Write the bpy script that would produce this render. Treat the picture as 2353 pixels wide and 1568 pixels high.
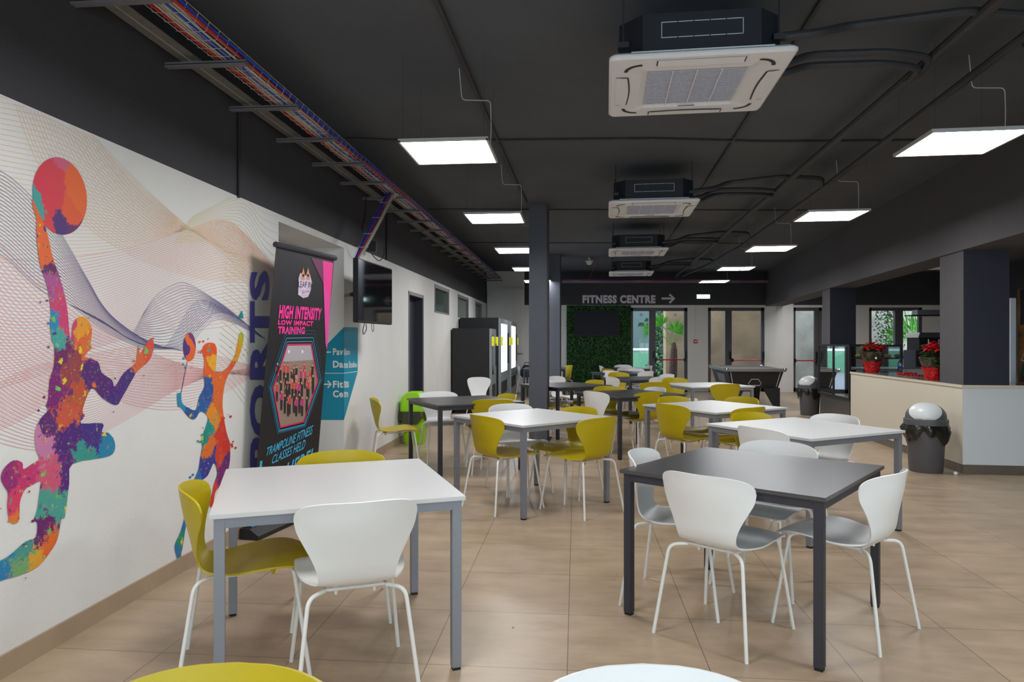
import bpy, bmesh, math, random
from mathutils import Vector, Matrix
random.seed(7)
for o in list(bpy.data.objects): bpy.data.objects.remove(o)
S = bpy.context.scene; C = S.collection; PI = math.pi

# ------------------------------------------------------------ camera, world, exposure
FPX = 1600.0; CH = 1.396
cd = bpy.data.cameras.new('camera'); cam = bpy.data.objects.new('camera', cd); C.objects.link(cam)
cam.location = (0, 0, CH); cam.rotation_euler = (PI/2, 0, 0)
cd.sensor_width = 36; cd.lens = 36*FPX/2353; cd.clip_start = .05; cd.clip_end = 200
S.camera = cam
w = bpy.data.worlds.new('sky'); S.world = w; w.use_nodes = True
nt = w.node_tree; bg = nt.nodes['Background']
bg.inputs[0].default_value = (.72, .86, 1, 1); bg.inputs[1].default_value = 2.6
S.view_settings.view_transform = 'Standard'; S.view_settings.look = 'None'
S.view_settings.exposure = 0.62; S.view_settings.gamma = 1; S.view_settings.use_curve_mapping = False
LAMP = 21

# ------------------------------------------------------------ materials
def lin(c):
    return tuple((x/255/12.92 if x/255 <= .04045 else ((x/255+.055)/1.055)**2.4) for x in c)
def mat(name, rgb, rough=.5, metal=0, spec=.5, noise=0, nscale=8, bump=0, bscale=200, emit=None, estr=0, coat=0):
    m = bpy.data.materials.new(name); m.use_nodes = True; n = m.node_tree; b = n.nodes['Principled BSDF']
    c = lin(rgb); b.inputs['Base Color'].default_value = (*c, 1)
    b.inputs['Roughness'].default_value = rough; b.inputs['Metallic'].default_value = metal
    b.inputs['Specular IOR Level'].default_value = spec; b.inputs['Coat Weight'].default_value = coat
    tc = n.nodes.new('ShaderNodeTexCoord')
    if noise:
        t = n.nodes.new('ShaderNodeTexNoise'); t.inputs['Scale'].default_value = nscale; t.inputs['Detail'].default_value = 5
        n.links.new(tc.outputs['Object'], t.inputs['Vector'])
        r = n.nodes.new('ShaderNodeValToRGB'); r.color_ramp.elements[0].position = .3; r.color_ramp.elements[1].position = .7
        r.color_ramp.elements[0].color = (*[x*(1-noise) for x in c], 1); r.color_ramp.elements[1].color = (*[min(1, x*(1+noise)) for x in c], 1)
        n.links.new(t.outputs['Fac'], r.inputs[0]); n.links.new(r.outputs[0], b.inputs['Base Color'])
    if bump:
        t = n.nodes.new('ShaderNodeTexNoise'); t.inputs['Scale'].default_value = bscale; n.links.new(tc.outputs['Object'], t.inputs['Vector'])
        bp = n.nodes.new('ShaderNodeBump'); bp.inputs['Strength'].default_value = bump; bp.inputs['Distance'].default_value = .01
        n.links.new(t.outputs['Fac'], bp.inputs['Height']); n.links.new(bp.outputs[0], b.inputs['Normal'])
    if emit:
        b.inputs['Emission Color'].default_value = (*lin(emit), 1); b.inputs['Emission Strength'].default_value = estr
    return m
def glass_mat(name, tint=(255, 255, 255), refl=.1, rough=.02):
    m = bpy.data.materials.new(name); m.use_nodes = True; n = m.node_tree; n.nodes.clear()
    o = n.nodes.new('ShaderNodeOutputMaterial'); t = n.nodes.new('ShaderNodeBsdfTransparent'); g = n.nodes.new('ShaderNodeBsdfGlossy')
    f = n.nodes.new('ShaderNodeFresnel'); f.inputs[0].default_value = 1.5; mx = n.nodes.new('ShaderNodeMixShader')
    a = n.nodes.new('ShaderNodeMath'); a.operation = 'ADD'; a.inputs[1].default_value = refl; a.use_clamp = True
    t.inputs[0].default_value = (*lin(tint), 1); g.inputs['Roughness'].default_value = rough
    n.links.new(f.outputs[0], a.inputs[0]); n.links.new(a.outputs[0], mx.inputs[0]); n.links.new(t.outputs[0], mx.inputs[1]); n.links.new(g.outputs[0], mx.inputs[2]); n.links.new(mx.outputs[0], o.inputs[0])
    return m
M = {}
M['white_wall'] = mat('white_wall', (225, 223, 219), .75, noise=.03, nscale=2, bump=.15, bscale=60)
M['dark_wall'] = mat('dark_wall', (62, 61, 65), .75, noise=.06, nscale=3, bump=.2, bscale=60)
M['ceiling'] = mat('ceiling_paint', (80, 84, 90), .8, noise=.08, nscale=2, bump=.25, bscale=40)
M['column'] = mat('column_paint', (84, 86, 96), .5, noise=.04, bump=.1, bscale=80)
M['rust'] = mat('column_edge', (78, 68, 68), .6, noise=.1)
M['beam'] = mat('beam_paint', (82, 80, 82), .8, noise=.04, bump=.15)
M['dark_navy'] = mat('dark_navy', (40, 41, 54), .6, noise=.04, bump=.1)
M['baseboard'] = mat('baseboard_tile', (168, 145, 120), .5, noise=.08, nscale=5)
M['olive'] = mat('olive_plastic', (188, 166, 0), .42, noise=.02, bump=.05, bscale=500)
M['white_pl'] = mat('white_plastic', (234, 233, 231), .4, bump=.05, bscale=500)
M['white_mt'] = mat('white_tube', (228, 226, 222), .35)
M['top_white'] = mat('white_laminate', (204, 203, 200), .36, noise=.01, nscale=30)
M['edge_white'] = mat('white_edge', (205, 207, 212), .5)
M['leg_grey'] = mat('grey_metal', (140, 143, 152), .4, metal=.35)
M['top_dark'] = mat('dark_laminate', (78, 76, 76), .31, noise=.05, nscale=40)
M['leg_dark'] = mat('dark_metal', (58, 58, 66), .45, metal=.2)
M['cap'] = mat('black_rubber', (22, 22, 24), .6)
M['black'] = mat('black_matte', (24, 24, 27), .55, noise=.1)
M['blackgloss'] = mat('black_gloss', (10, 10, 13), .06, coat=.5)
M['galv'] = mat('galvanised_steel', (120, 118, 114), .45, metal=.15, noise=.15, nscale=20)
M['bracket'] = mat('bracket_steel', (120, 118, 122), .4, metal=.15)
M['wire'] = mat('wire_steel', (180, 175, 160), .35, metal=.2)
M['c_red'] = mat('red_cable', (190, 40, 35), .5); M['c_white'] = mat('white_cable', (205, 200, 190), .5); M['c_blue'] = mat('blue_cable', (25, 70, 190), .5)
M['ac_white'] = mat('ac_white', (232, 232, 236), .45); M['ac_grille'] = mat('ac_grille', (184, 184, 196), .6)
M['ac_body'] = mat('ac_body', (34, 36, 44), .6); M['ac_line'] = mat('ac_knockout', (190, 200, 205), .6)
M['pipe'] = mat('pipe_insulation', (58, 58, 62), .6, noise=.1, bump=.3, bscale=60)
M['lampframe'] = mat('lamp_frame', (190, 190, 190), .4)
M['lamp'] = mat('lamp_diffuser', (255, 255, 255), emit=(250, 252, 255), estr=LAMP)
M['teal'] = mat('teal_vinyl', (0, 140, 170), .5); M['sign_white'] = mat('sign_white', (232, 232, 228), .6)
M['navy'] = mat('navy_vinyl', (78, 72, 158), .6)
M['door_dark'] = mat('door_dark', (58, 60, 72), .5, noise=.04); M['frame_dark'] = mat('frame_dark', (84, 82, 84), .5)
M['frame_grey'] = mat('frame_grey', (125, 127, 125), .5)
M['glass'] = glass_mat('window_glass', (232, 240, 236), .03)
M['glass_grey'] = mat('obscured_glass', (120, 126, 120), .35)
M['glass_green'] = mat('dark_glass', (70, 86, 80), .15)
M['lime'] = mat('lime_plastic', (150, 215, 10), .4)
M['bag'] = mat('black_bag', (28, 28, 24), .18, bump=.6, bscale=30, coat=.3)
M['bag_clear'] = mat('thin_dark_bag', (56, 62, 26), .2, bump=.6, bscale=30, coat=.3)
M['bin_grey'] = mat('bin_grey', (88, 86, 90), .45); M['lid_white'] = mat('lid_white', (215, 218, 216), .35)
M['cream'] = mat('cream_panel', (222, 212, 192), .4); M['panel_white'] = mat('panel_white', (220, 224, 228), .35)
M['steel'] = mat('brushed_steel', (120, 110, 100), .35, metal=.4, noise=.1, nscale=4)
M['worktop'] = mat('grey_worktop', (125, 121, 115), .12); M['worktop_edge'] = mat('worktop_edge', (214, 204, 182), .5)
M['push_red'] = mat('red_bar', (200, 40, 45), .4); M['handle'] = mat('handle_black', (18, 18, 20), .4)
M['vend'] = mat('vending_black', (26, 26, 30), .6, noise=.1); M['vend_grey'] = mat('vending_grey', (150, 155, 158), .35, metal=.4)
M['vend_light'] = mat('vending_light', (240, 248, 255), emit=(215, 232, 255), estr=2.2)
M['yellow'] = mat('yellow_tag', (225, 225, 40), .5, emit=(225, 225, 40), estr=.15)
M['cloth'] = mat('pool_cloth', (120, 118, 116), .9); M['pool_rail'] = mat('pool_rail', (128, 124, 122), .35); M['pool_body'] = mat('pool_body', (30, 30, 33), .5)
M['chrome'] = mat('chrome', (215, 215, 215), .15, metal=1); M['trimwhite'] = mat('trim_white', (190, 185, 175), .5)
M['red_leaf'] = mat('red_leaf', (200, 12, 30), .5, noise=.2, nscale=20); M['green_leaf'] = mat('green_leaf', (50, 75, 25), .5, noise=.3, nscale=20)
M['foil'] = mat('red_foil', (195, 20, 24), .25, noise=.6, nscale=45, bump=1, bscale=40); M['pot'] = mat('dark_pot', (45, 35, 30), .6)
M['cello'] = glass_mat('cellophane', (200, 190, 160), .12, .15)
M['hedge'] = mat('hedge_leaf', (44, 98, 36), .5, noise=.5, nscale=7); M['hedge_back'] = mat('hedge_backing', (14, 34, 14), .8)
M['text_grey'] = mat('text_grey', (228, 216, 224), .6)
M['exitbox'] = mat('exit_light', (235, 250, 255), emit=(200, 240, 245), estr=4)
M['stone'] = mat('stone_wall', (150, 122, 98), .9, noise=.35, nscale=1.2, bump=.5, bscale=10)
M['stone_grey'] = mat('grey_stone', (178, 168, 158), .9, noise=.25, nscale=2, bump=.5, bscale=10)
M['palm'] = mat('palm_leaf', (80, 160, 30), .5, noise=.3, nscale=5); M['palm_dark'] = mat('palm_leaf_dark', (50, 105, 45), .5, noise=.3, nscale=5)
M['trunk'] = mat('palm_trunk', (85, 58, 50), .9, noise=.3, nscale=20, bump=.8, bscale=30)
M['court'] = mat('court_green', (95, 150, 118), .7); M['pave'] = mat('outdoor_paving', (115, 115, 125), .6, noise=.1)
M['bush'] = mat('bush_leaf', (55, 85, 50), .6, noise=.5, nscale=9); M['pale'] = mat('pale_wall', (95, 112, 112), .8)
M['bannerblk'] = mat('banner_black', (28, 26, 30), .45, noise=.2, nscale=3); M['pink'] = mat('print_pink', (245, 50, 150), .5)
M['pinkdark'] = mat('print_dark_pink', (110, 45, 85), .5); M['pink2'] = mat('print_light_pink', (235, 70, 160), .5)
M['cyan'] = mat('print_cyan', (70, 180, 220), .5); M['crimson'] = mat('print_crimson', (235, 20, 95), .5); M['bluline'] = mat('print_blue_line', (40, 90, 120), .5)
M['skin'] = mat('print_skin', (205, 140, 110), .6); M['pr_dark'] = mat('print_dark', (45, 32, 34), .6); M['pr_red'] = mat('print_red', (205, 60, 70), .6)
M['pr_mag'] = mat('print_magenta', (190, 40, 120), .6); M['pr_grey'] = mat('print_ceiling', (175, 165, 170), .6); M['pr_floor'] = mat('print_floor', (150, 125, 110), .6)
M['lilac'] = mat('print_lilac', (200, 185, 205), .6, noise=.2, nscale=30); M['handblk'] = mat('fabric_black', (16, 16, 17), .8, bump=.3)
M['teal_spl'] = mat('teal_print', (0, 140, 140), .6)

def floor_mat():
    m = bpy.data.materials.new('floor_tiles'); m.use_nodes = True; n = m.node_tree; b = n.nodes['Principled BSDF']
    tc = n.nodes.new('ShaderNodeTexCoord'); mp = n.nodes.new('ShaderNodeMapping'); mp.vector_type = 'TEXTURE'
    mp.inputs['Location'].default_value = (.2894-.603*20, 3.5511-.603*20, 0)
    # the grid origin (a tile corner) turned with the grid
    a = -.0921; ox = -.603*20*math.cos(a)+.603*20*math.sin(a); oy = -.603*20*math.sin(a)-.603*20*math.cos(a)
    mp.inputs['Location'].default_value = (.2894+ox, 3.5511+oy, 0); mp.inputs['Rotation'].default_value = (0, 0, a)
    n.links.new(tc.outputs['Object'], mp.inputs[0])
    br = n.nodes.new('ShaderNodeTexBrick'); br.offset = 0; br.squash = 1
    br.inputs['Scale'].default_value = 1; br.inputs['Brick Width'].default_value = .603; br.inputs['Row Height'].default_value = .603
    br.inputs['Mortar Size'].default_value = .0016; br.inputs['Mortar Smooth'].default_value = .1
    br.inputs['Color1'].default_value = (*lin((192, 168, 140)), 1); br.inputs['Color2'].default_value = (*lin((182, 159, 133)), 1); br.inputs['Mortar'].default_value = (*lin((100, 84, 70)), 1)
    n.links.new(mp.outputs[0], br.inputs[0])
    t = n.nodes.new('ShaderNodeTexNoise'); t.inputs['Scale'].default_value = 2.8; t.inputs['Detail'].default_value = 10; t.inputs['Roughness'].default_value = .65
    st = n.nodes.new('ShaderNodeMapping'); st.inputs['Scale'].default_value = (.8, 2, 1); n.links.new(mp.outputs[0], st.inputs[0]); n.links.new(st.outputs[0], t.inputs['Vector'])
    r = n.nodes.new('ShaderNodeValToRGB'); r.color_ramp.elements[0].position = .32; r.color_ramp.elements[1].position = .7
    r.color_ramp.elements[0].color = (.70, .69, .67, 1); r.color_ramp.elements[1].color = (1.0, 1.0, 1.0, 1)
    n.links.new(t.outputs['Fac'], r.inputs[0])
    mx = n.nodes.new('ShaderNodeMix'); mx.data_type = 'RGBA'; mx.blend_type = 'MULTIPLY'; mx.inputs['Factor'].default_value = 1
    n.links.new(br.outputs['Color'], mx.inputs[6]); n.links.new(r.outputs[0], mx.inputs[7]); n.links.new(mx.outputs[2], b.inputs['Base Color'])
    b.inputs['Roughness'].default_value = .34; b.inputs['Specular IOR Level'].default_value = .45
    r2 = n.nodes.new('ShaderNodeMapRange'); r2.inputs['To Min'].default_value = .26; r2.inputs['To Max'].default_value = .46
    n.links.new(t.outputs['Fac'], r2.inputs['Value']); n.links.new(r2.outputs[0], b.inputs['Roughness'])
    return m
M['floor'] = floor_mat()

# ------------------------------------------------------------ mesh helpers
def addm(bm, pts, faces, mi=0):
    vs = [bm.verts.new(p) for p in pts]
    for f in faces:
        try: fc = bm.faces.new([vs[i] for i in f]); fc.material_index = mi
        except ValueError: pass
    return vs
BF = [(0, 3, 2, 1), (4, 5, 6, 7), (0, 1, 5, 4), (1, 2, 6, 5), (2, 3, 7, 6), (3, 0, 4, 7)]
def box(bm, x0, y0, z0, x1, y1, z1, mi=0, mx=None, bev=0):
    p = [(x0, y0, z0), (x1, y0, z0), (x1, y1, z0), (x0, y1, z0), (x0, y0, z1), (x1, y0, z1), (x1, y1, z1), (x0, y1, z1)]
    if bev:
        t = bmesh.new(); addm(t, p, BF); bmesh.ops.bevel(t, geom=t.edges[:], offset=bev, segments=2, affect='EDGES')
        ps = [v.co.copy() for v in t.verts]; t.verts.index_update(); fs = [[v.index for v in f.verts] for f in t.faces]; t.free()
    else: ps, fs = [Vector(q) for q in p], BF
    if mx: ps = [mx @ q for q in ps]
    addm(bm, ps, fs, mi)
def prism(bm, poly, z0, z1, mi=0, mx=None):
    n = len(poly); p = [Vector((x, y, z0)) for x, y in poly]+[Vector((x, y, z1)) for x, y in poly]
    if mx: p = [mx @ q for q in p]
    addm(bm, p, [tuple(range(n))[::-1], tuple(range(n, 2*n))]+[(i, (i+1) % n, n+(i+1) % n, n+i) for i in range(n)], mi)
def loft(bm, rings, mi=0, cap=True):
    n = len(rings[0]); pts = [q for r in rings for q in r]; f = []
    for k in range(len(rings)-1):
        for i in range(n): f.append((k*n+i, k*n+(i+1) % n, (k+1)*n+(i+1) % n, (k+1)*n+i))
    if cap: f += [tuple(range(n))[::-1], tuple(range((len(rings)-1)*n, len(rings)*n))]
    addm(bm, pts, f, mi)
def lathe(bm, prof, cx=0, cy=0, seg=32, mi=0, sx=1, sy=1, cap=True):
    loft(bm, [[(cx+r*sx*math.cos(2*PI*i/seg), cy+r*sy*math.sin(2*PI*i/seg), z) for i in range(seg)] for r, z in prof], mi, cap)
def fillet(pts, r, k=5):
    pts = [Vector(p) for p in pts]
    if r <= 0 or len(pts) < 3: return pts
    out = [pts[0]]
    for i in range(1, len(pts)-1):
        a, b, c = pts[i-1], pts[i], pts[i+1]; d1 = (a-b); d2 = (c-b)
        t = min(r, d1.length*.45, d2.length*.45); p = b+d1.normalized()*t; q = b+d2.normalized()*t
        for j in range(k+1):
            s = j/k; out.append(p*(1-s)**2+b*2*s*(1-s)+q*s*s)
    out.append(pts[-1]); return out
def tube(bm, pts, rad, r=0, seg=8, mi=0):
    P = fillet(pts, r); rings = []
    t0 = (P[1]-P[0]).normalized(); up = Vector((0, 0, 1)) if abs(t0.z) < .9 else Vector((1, 0, 0))
    n = t0.cross(up).normalized()
    for i, p in enumerate(P):
        t = (P[min(i+1, len(P)-1)]-P[max(i-1, 0)]).normalized()
        n = (n-t*n.dot(t)).normalized(); b = t.cross(n)
        rings.append([p+(n*math.cos(2*PI*k/seg)+b*math.sin(2*PI*k/seg))*rad for k in range(seg)])
    loft(bm, rings, mi)
def mesh(name, bm, mats, smooth=False, angle=35):
    bmesh.ops.recalc_face_normals(bm, faces=bm.faces[:])
    me = bpy.data.meshes.new(name); bm.to_mesh(me); bm.free()
    for m in (mats if isinstance(mats, (list, tuple)) else [mats]): me.materials.append(m)
    if smooth:
        me.polygons.foreach_set('use_smooth', [True]*len(me.polygons)); me.set_sharp_from_angle(angle=math.radians(angle))
    return me
def obj(name, bm, mats, parent=None, smooth=False, loc=None, rz=0, angle=35):
    o = bpy.data.objects.new(name, mesh(name, bm, mats, smooth, angle)); C.objects.link(o)
    if parent: o.parent = parent
    if loc: o.location = loc
    if rz: o.rotation_euler.z = rz
    return o
def tag(o, label=None, cat=None, group=None, kind=None):
    if label: o['label'] = label
    if cat: o['category'] = cat
    if group: o['group'] = group
    if kind: o['kind'] = kind
    return o
def thing(name, label, cat, loc=(0, 0, 0), rz=0, group=None):
    o = bpy.data.objects.new(name, None); C.objects.link(o); o.empty_display_size = .1
    o.location = loc; o.rotation_euler = (0, 0, rz); return tag(o, label, cat, group)
def dup(root, loc, rz, label=None, group=None):
    r = root.copy(); C.objects.link(r); r.location = loc; r.rotation_euler = (0, 0, rz)
    if label: r['label'] = label
    if group: r['group'] = group
    for ch in list(root.children):
        c = ch.copy(); C.objects.link(c); c.parent = r
        for g in ch.children:
            d = g.copy(); C.objects.link(d); d.parent = c
    return r
def struct(o): o['kind'] = 'structure'; return o
NB = bmesh.new

# ray / plane helpers: find where a point of the real surface lies on that surface
def ray(u, v): return Vector(((u-1176.5)/FPX, 1, (784.5-v)/FPX))
def onplane(u, v, P0, n, off=0):
    d = ray(u, v); o = Vector((0, 0, CH)); t = (P0+n*off-o).dot(n)/d.dot(n); return o+d*t
WN = Vector((1, -.0885, 0)).normalized(); WP = Vector((-2.371, 0, 0)); WD = Vector((.0885, 1, 0)).normalized()
def W(u, v, off=.002): return onplane(u, v, WP, WN, off)
def wx(y): return -2.371+.0885*y

def textmesh(s, offset=.02, shear=0):
    cu = bpy.data.curves.new('t', 'FONT'); cu.body = s; cu.offset = offset; cu.space_character = 1+offset*2.2; cu.shear = shear; cu.resolution_u = 3
    o = bpy.data.objects.new('t', cu); C.objects.link(o); dg = bpy.context.evaluated_depsgraph_get(); dg.update()
    me = bpy.data.meshes.new_from_object(o.evaluated_get(dg)); vs = [v.co.copy() for v in me.vertices]; fs = [list(p.vertices) for p in me.polygons]
    bpy.data.objects.remove(o); bpy.data.curves.remove(cu); bpy.data.meshes.remove(me)
    x0 = min(v.x for v in vs); x1 = max(v.x for v in vs); y0 = min(v.y for v in vs); y1 = max(v.y for v in vs)
    return [((v.x-x0)/(x1-x0), (v.y-y0)/(y1-y0)) for v in vs], fs
def text(bm, s, quad, offset=.02, shear=0, mi=0):          # quad: bottom-left, bottom-right, top-right, top-left points
    uv, fs = textmesh(s, offset, shear); a, b, c, d = [Vector(q) for q in quad]
    addm(bm, [a*(1-x)*(1-y)+b*x*(1-y)+c*x*y+d*(1-x)*y for x, y in uv], fs, mi)
def flatpoly(bm, pts, mi=0):
    from mathutils.geometry import tessellate_polygon
    P = [Vector(p) for p in pts]; addm(bm, P, [tuple(t) for t in tessellate_polygon([P])], mi)
def ribbon(bm, pts, n, wd, mi=0, closed=False):
    P = [Vector(p) for p in pts]; N = len(P); L = []
    for i in range(N):
        a = P[(i-1) % N] if closed else P[max(i-1, 0)]; b = P[(i+1) % N] if closed else P[min(i+1, N-1)]
        t = (b-a).normalized(); s = t.cross(n).normalized()*wd/2; L += [P[i]-s, P[i]+s]
    f = [(2*i, 2*i+1, 2*((i+1) % N)+1, 2*((i+1) % N)) for i in range(N if closed else N-1)]
    addm(bm, L, f, mi)
def smoothpath(pts, k=6):
    out = []; n = len(pts)
    for i in range(n-1):
        p0 = pts[max(i-1, 0)]; p1 = pts[i]; p2 = pts[i+1]; p3 = pts[min(i+2, n-1)]
        for j in range(k):
            t = j/k; out.append(tuple(.5*((2*p1[a])+(-p0[a]+p2[a])*t+(2*p0[a]-5*p1[a]+4*p2[a]-p3[a])*t*t+(-p0[a]+3*p1[a]-3*p2[a]+p3[a])*t**3) for a in range(len(p1))))
    out.append(tuple(pts[-1])); return out

# ------------------------------------------------------------ room shell
CZ = 3.30
bm = NB(); addm(bm, [(-3.4, -2.6, 0), (12, -2.6, 0), (12, 19.5, 0), (-3.4, 19.5, 0)], [(0, 1, 2, 3)])
addm(bm, [(-3.4, -2.6, -.1), (12, -2.6, -.1), (12, 19.5, -.1), (-3.4, 19.5, -.1)], [(0, 3, 2, 1)])
struct(obj('floor', bm, M['floor']))
bm = NB(); box(bm, -3.6, -2.75, CZ, 12, 19.5, CZ+.15); struct(obj('ceiling', bm, M['ceiling']))

def holed(bm, T, s0, s1, z0, z1, holes, zsplit, mlow, mhigh):      # wall sheet in (s,z) with rectangular holes
    ss = sorted(set([s0, s1]+[h[0] for h in holes]+[h[1] for h in holes])); zs = sorted(set([z0, z1, zsplit]+[h[2] for h in holes]+[h[3] for h in holes]))
    for i in range(len(ss)-1):
        for j in range(len(zs)-1):
            a, b, c, d = ss[i], ss[i+1], zs[j], zs[j+1]
            if any(h[0] <= a+1e-6 and b <= h[1]+1e-6 and h[2] <= c+1e-6 and d <= h[3]+1e-6 for h in holes): continue
            addm(bm, [T(a, c), T(b, c), T(b, d), T(a, d)], [(0, 1, 2, 3)], mlow if d <= zsplit+1e-6 else mhigh)
def recess(bm, T, h, depth, mi=0, back=True):
    a, b, c, d = h; p = [T(a, c), T(b, c), T(b, d), T(a, d), T(a, c, depth), T(b, c, depth), T(b, d, depth), T(a, d, depth)]
    addm(bm, p, [(0, 1, 5, 4), (1, 2, 6, 5), (2, 3, 7, 6), (3, 0, 4, 7)]+([(4, 5, 6, 7)] if back else []), mi)
LT = lambda y, z, d=0: Vector((wx(y), y, z))-WN*d
alcove = (5.595, 7.19, 0, 2.357); ldoor = (9.98, 11.0, 0, 2.116)
wins = [(11.85, 13.26, 1.885, 2.372), (14.24, 15.70, 1.885, 2.357), (16.80, 17.97, 1.885, 2.35)]
bm = NB(); holed(bm, LT, -2.6, 19.3, 0, CZ, [alcove, ldoor]+wins, 2.418, 0, 1)
recess(bm, LT, alcove, .43, 0); recess(bm, LT, ldoor, .22, 0, False)
for h in wins: recess(bm, LT, h, .07, 0, False)
wl = struct(obj('wall_left', bm, [M['white_wall'], M['dark_wall']]))
# back wall (frontal), with door openings
BY = 19.2
def bx_(u): return (u-1176.5)/FPX*BY
def bz_(v): return CH+(784.5-v)/FPX*BY
BT = lambda x, z, d=0: Vector((x, BY+d, z))
DA = (bx_(1448), bx_(1580), 0, bz_(708)); DB = (bx_(1627), bx_(1757), 0, bz_(707.5)); DC = (bx_(1822), bx_(1890), 0, bz_(707.5)); DD = (bx_(1997), bx_(2120), .9, bz_(707.5))
bm = NB(); holed(bm, BT, .34, 12, 0, CZ, [DA, DB, DC, DD], 2.388, 0, 1)
for h in (DA, DB, DC, DD): recess(bm, BT, h, .2, 0, False)
struct(obj('wall_back', bm, [M['white_wall'], M['dark_wall']]))
bm = NB(); box(bm, wx(18.95), 19.0, 0, .34, 19.25, CZ); struct(obj('wall_back_left', bm, M['white_wall']))
RH = (-2.3, 6.5, .25, 2.6); RT = lambda x, z, d=0: Vector((x, -2.6-d, z))
bm = NB(); holed(bm, RT, -3.5, 12, 0, CZ, [RH], 2.418, 0, 1); recess(bm, RT, RH, .15, 0, False); struct(obj('wall_rear', bm, [M['white_wall'], M['dark_wall']]))
bm = NB()
for k in range(6): xx = RH[0]+(RH[1]-RH[0]-.06)*k/5; box(bm, xx, -2.72, RH[2], xx+.06, -2.66, RH[3])
box(bm, RH[0], -2.72, RH[2], RH[1], -2.66, RH[2]+.06); box(bm, RH[0], -2.72, RH[3]-.06, RH[1], -2.66, RH[3]); rw = struct(obj('window_5', bm, M['frame_dark']))
bm = NB(); addm(bm, [(RH[0], -2.69, RH[2]), (RH[1], -2.69, RH[2]), (RH[1], -2.69, RH[3]), (RH[0], -2.69, RH[3])], [(0, 1, 2, 3)]); obj('pane', bm, M['glass'], rw)
bm = NB(); holed(bm, lambda y, z, d=0: Vector((11.9, y, z)), -2.6, 19.4, 0, CZ, [], 2.4, 0, 1); struct(obj('wall_right', bm, [M['white_wall'], M['dark_wall']]))
# baseboards
bm = NB()
def lboard(y0, y1):
    prism(bm, [(wx(y0)+.0005, y0), (wx(y1)+.0005, y1), (wx(y1)+.0135, y1), (wx(y0)+.0135, y0)], 0, .095)
lboard(-2.6, 5.595); lboard(7.19, 9.98); lboard(11.0, 18.98)
struct(obj('baseboard_left', bm, M['baseboard']))
bm = NB(); 
for a, b in ((.34, DA[0]), (DA[1], DB[0]), (DB[1], 6.97), (7.69, DC[0]), (DC[1], 11.8)): box(bm, a, BY-.013, 0, b, BY-.0005, .09)
struct(obj('baseboard_back', bm, M['baseboard']))
# pier at the back, downstand beam, concrete columns
bm = NB(); prism(bm, [(6.98, 19.2), (7.22, 19.02), (7.69, 19.02), (7.69, 19.2)], 0, 2.41); struct(obj('wall_back_pier', bm, M['white_wall']))
BD = Vector((.19, 1, 0)); BP = Vector((4.723, 7.3, 0))
def bp(t, s=0): q = BP+BD*t; return (q.x+s, q.y-.14*s)
bm = NB(); prism(bm, [bp(-9.8), bp(-9.8, .45), bp(11.95, .45), bp(11.88)], 2.352, CZ); tag(struct(obj('ceiling_beam', bm, M['beam'])))
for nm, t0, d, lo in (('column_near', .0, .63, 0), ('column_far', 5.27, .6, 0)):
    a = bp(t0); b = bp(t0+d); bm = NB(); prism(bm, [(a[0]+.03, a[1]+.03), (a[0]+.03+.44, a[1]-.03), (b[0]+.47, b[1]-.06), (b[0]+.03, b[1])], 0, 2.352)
    bm.normal_update()
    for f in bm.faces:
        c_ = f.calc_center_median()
        if abs(c_.z-1.176) < .1 and c_.y < a[1]+.05: f.material_index = 1  # column side towards the camera takes the dark navy material
    struct(obj('trim_1' if nm == 'column_near' else 'trim_2', bm, [M['beam'], M['dark_navy']]))

# steel columns in the middle of the room
def steel_column(x, y, label, rz=-.139):
    t = thing('steel_column', label, 'column', (x, y, 0), rz, 'dark steel columns carrying the ceiling')
    bm = NB(); box(bm, -.125, -.2, 0, .125, -.18, CZ, bev=.003); box(bm, -.125, .18, 0, .125, .2, CZ, bev=.003); box(bm, -.11, -.18, 0, -.02, .18, CZ)
    obj('flange', bm, M['column'], t)
    bm = NB(); box(bm, -.02, -.18, 0, .118, .18, CZ); obj('web_cover', bm, M['rust'], t)
    bm = NB(); box(bm, -.16, -.235, 0, .16, .235, .012); obj('base_plate', bm, M['rust'], t)
    return t
steel_column((1240-1176.5)/FPX*9.75, 9.86, 'dark grey steel column, nearer of the two, rising behind the white table with olive chairs')
steel_column((1276-1176.5)/FPX*15.4, 15.5, 'dark grey steel column, farther one, half hidden behind the nearer column')

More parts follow.
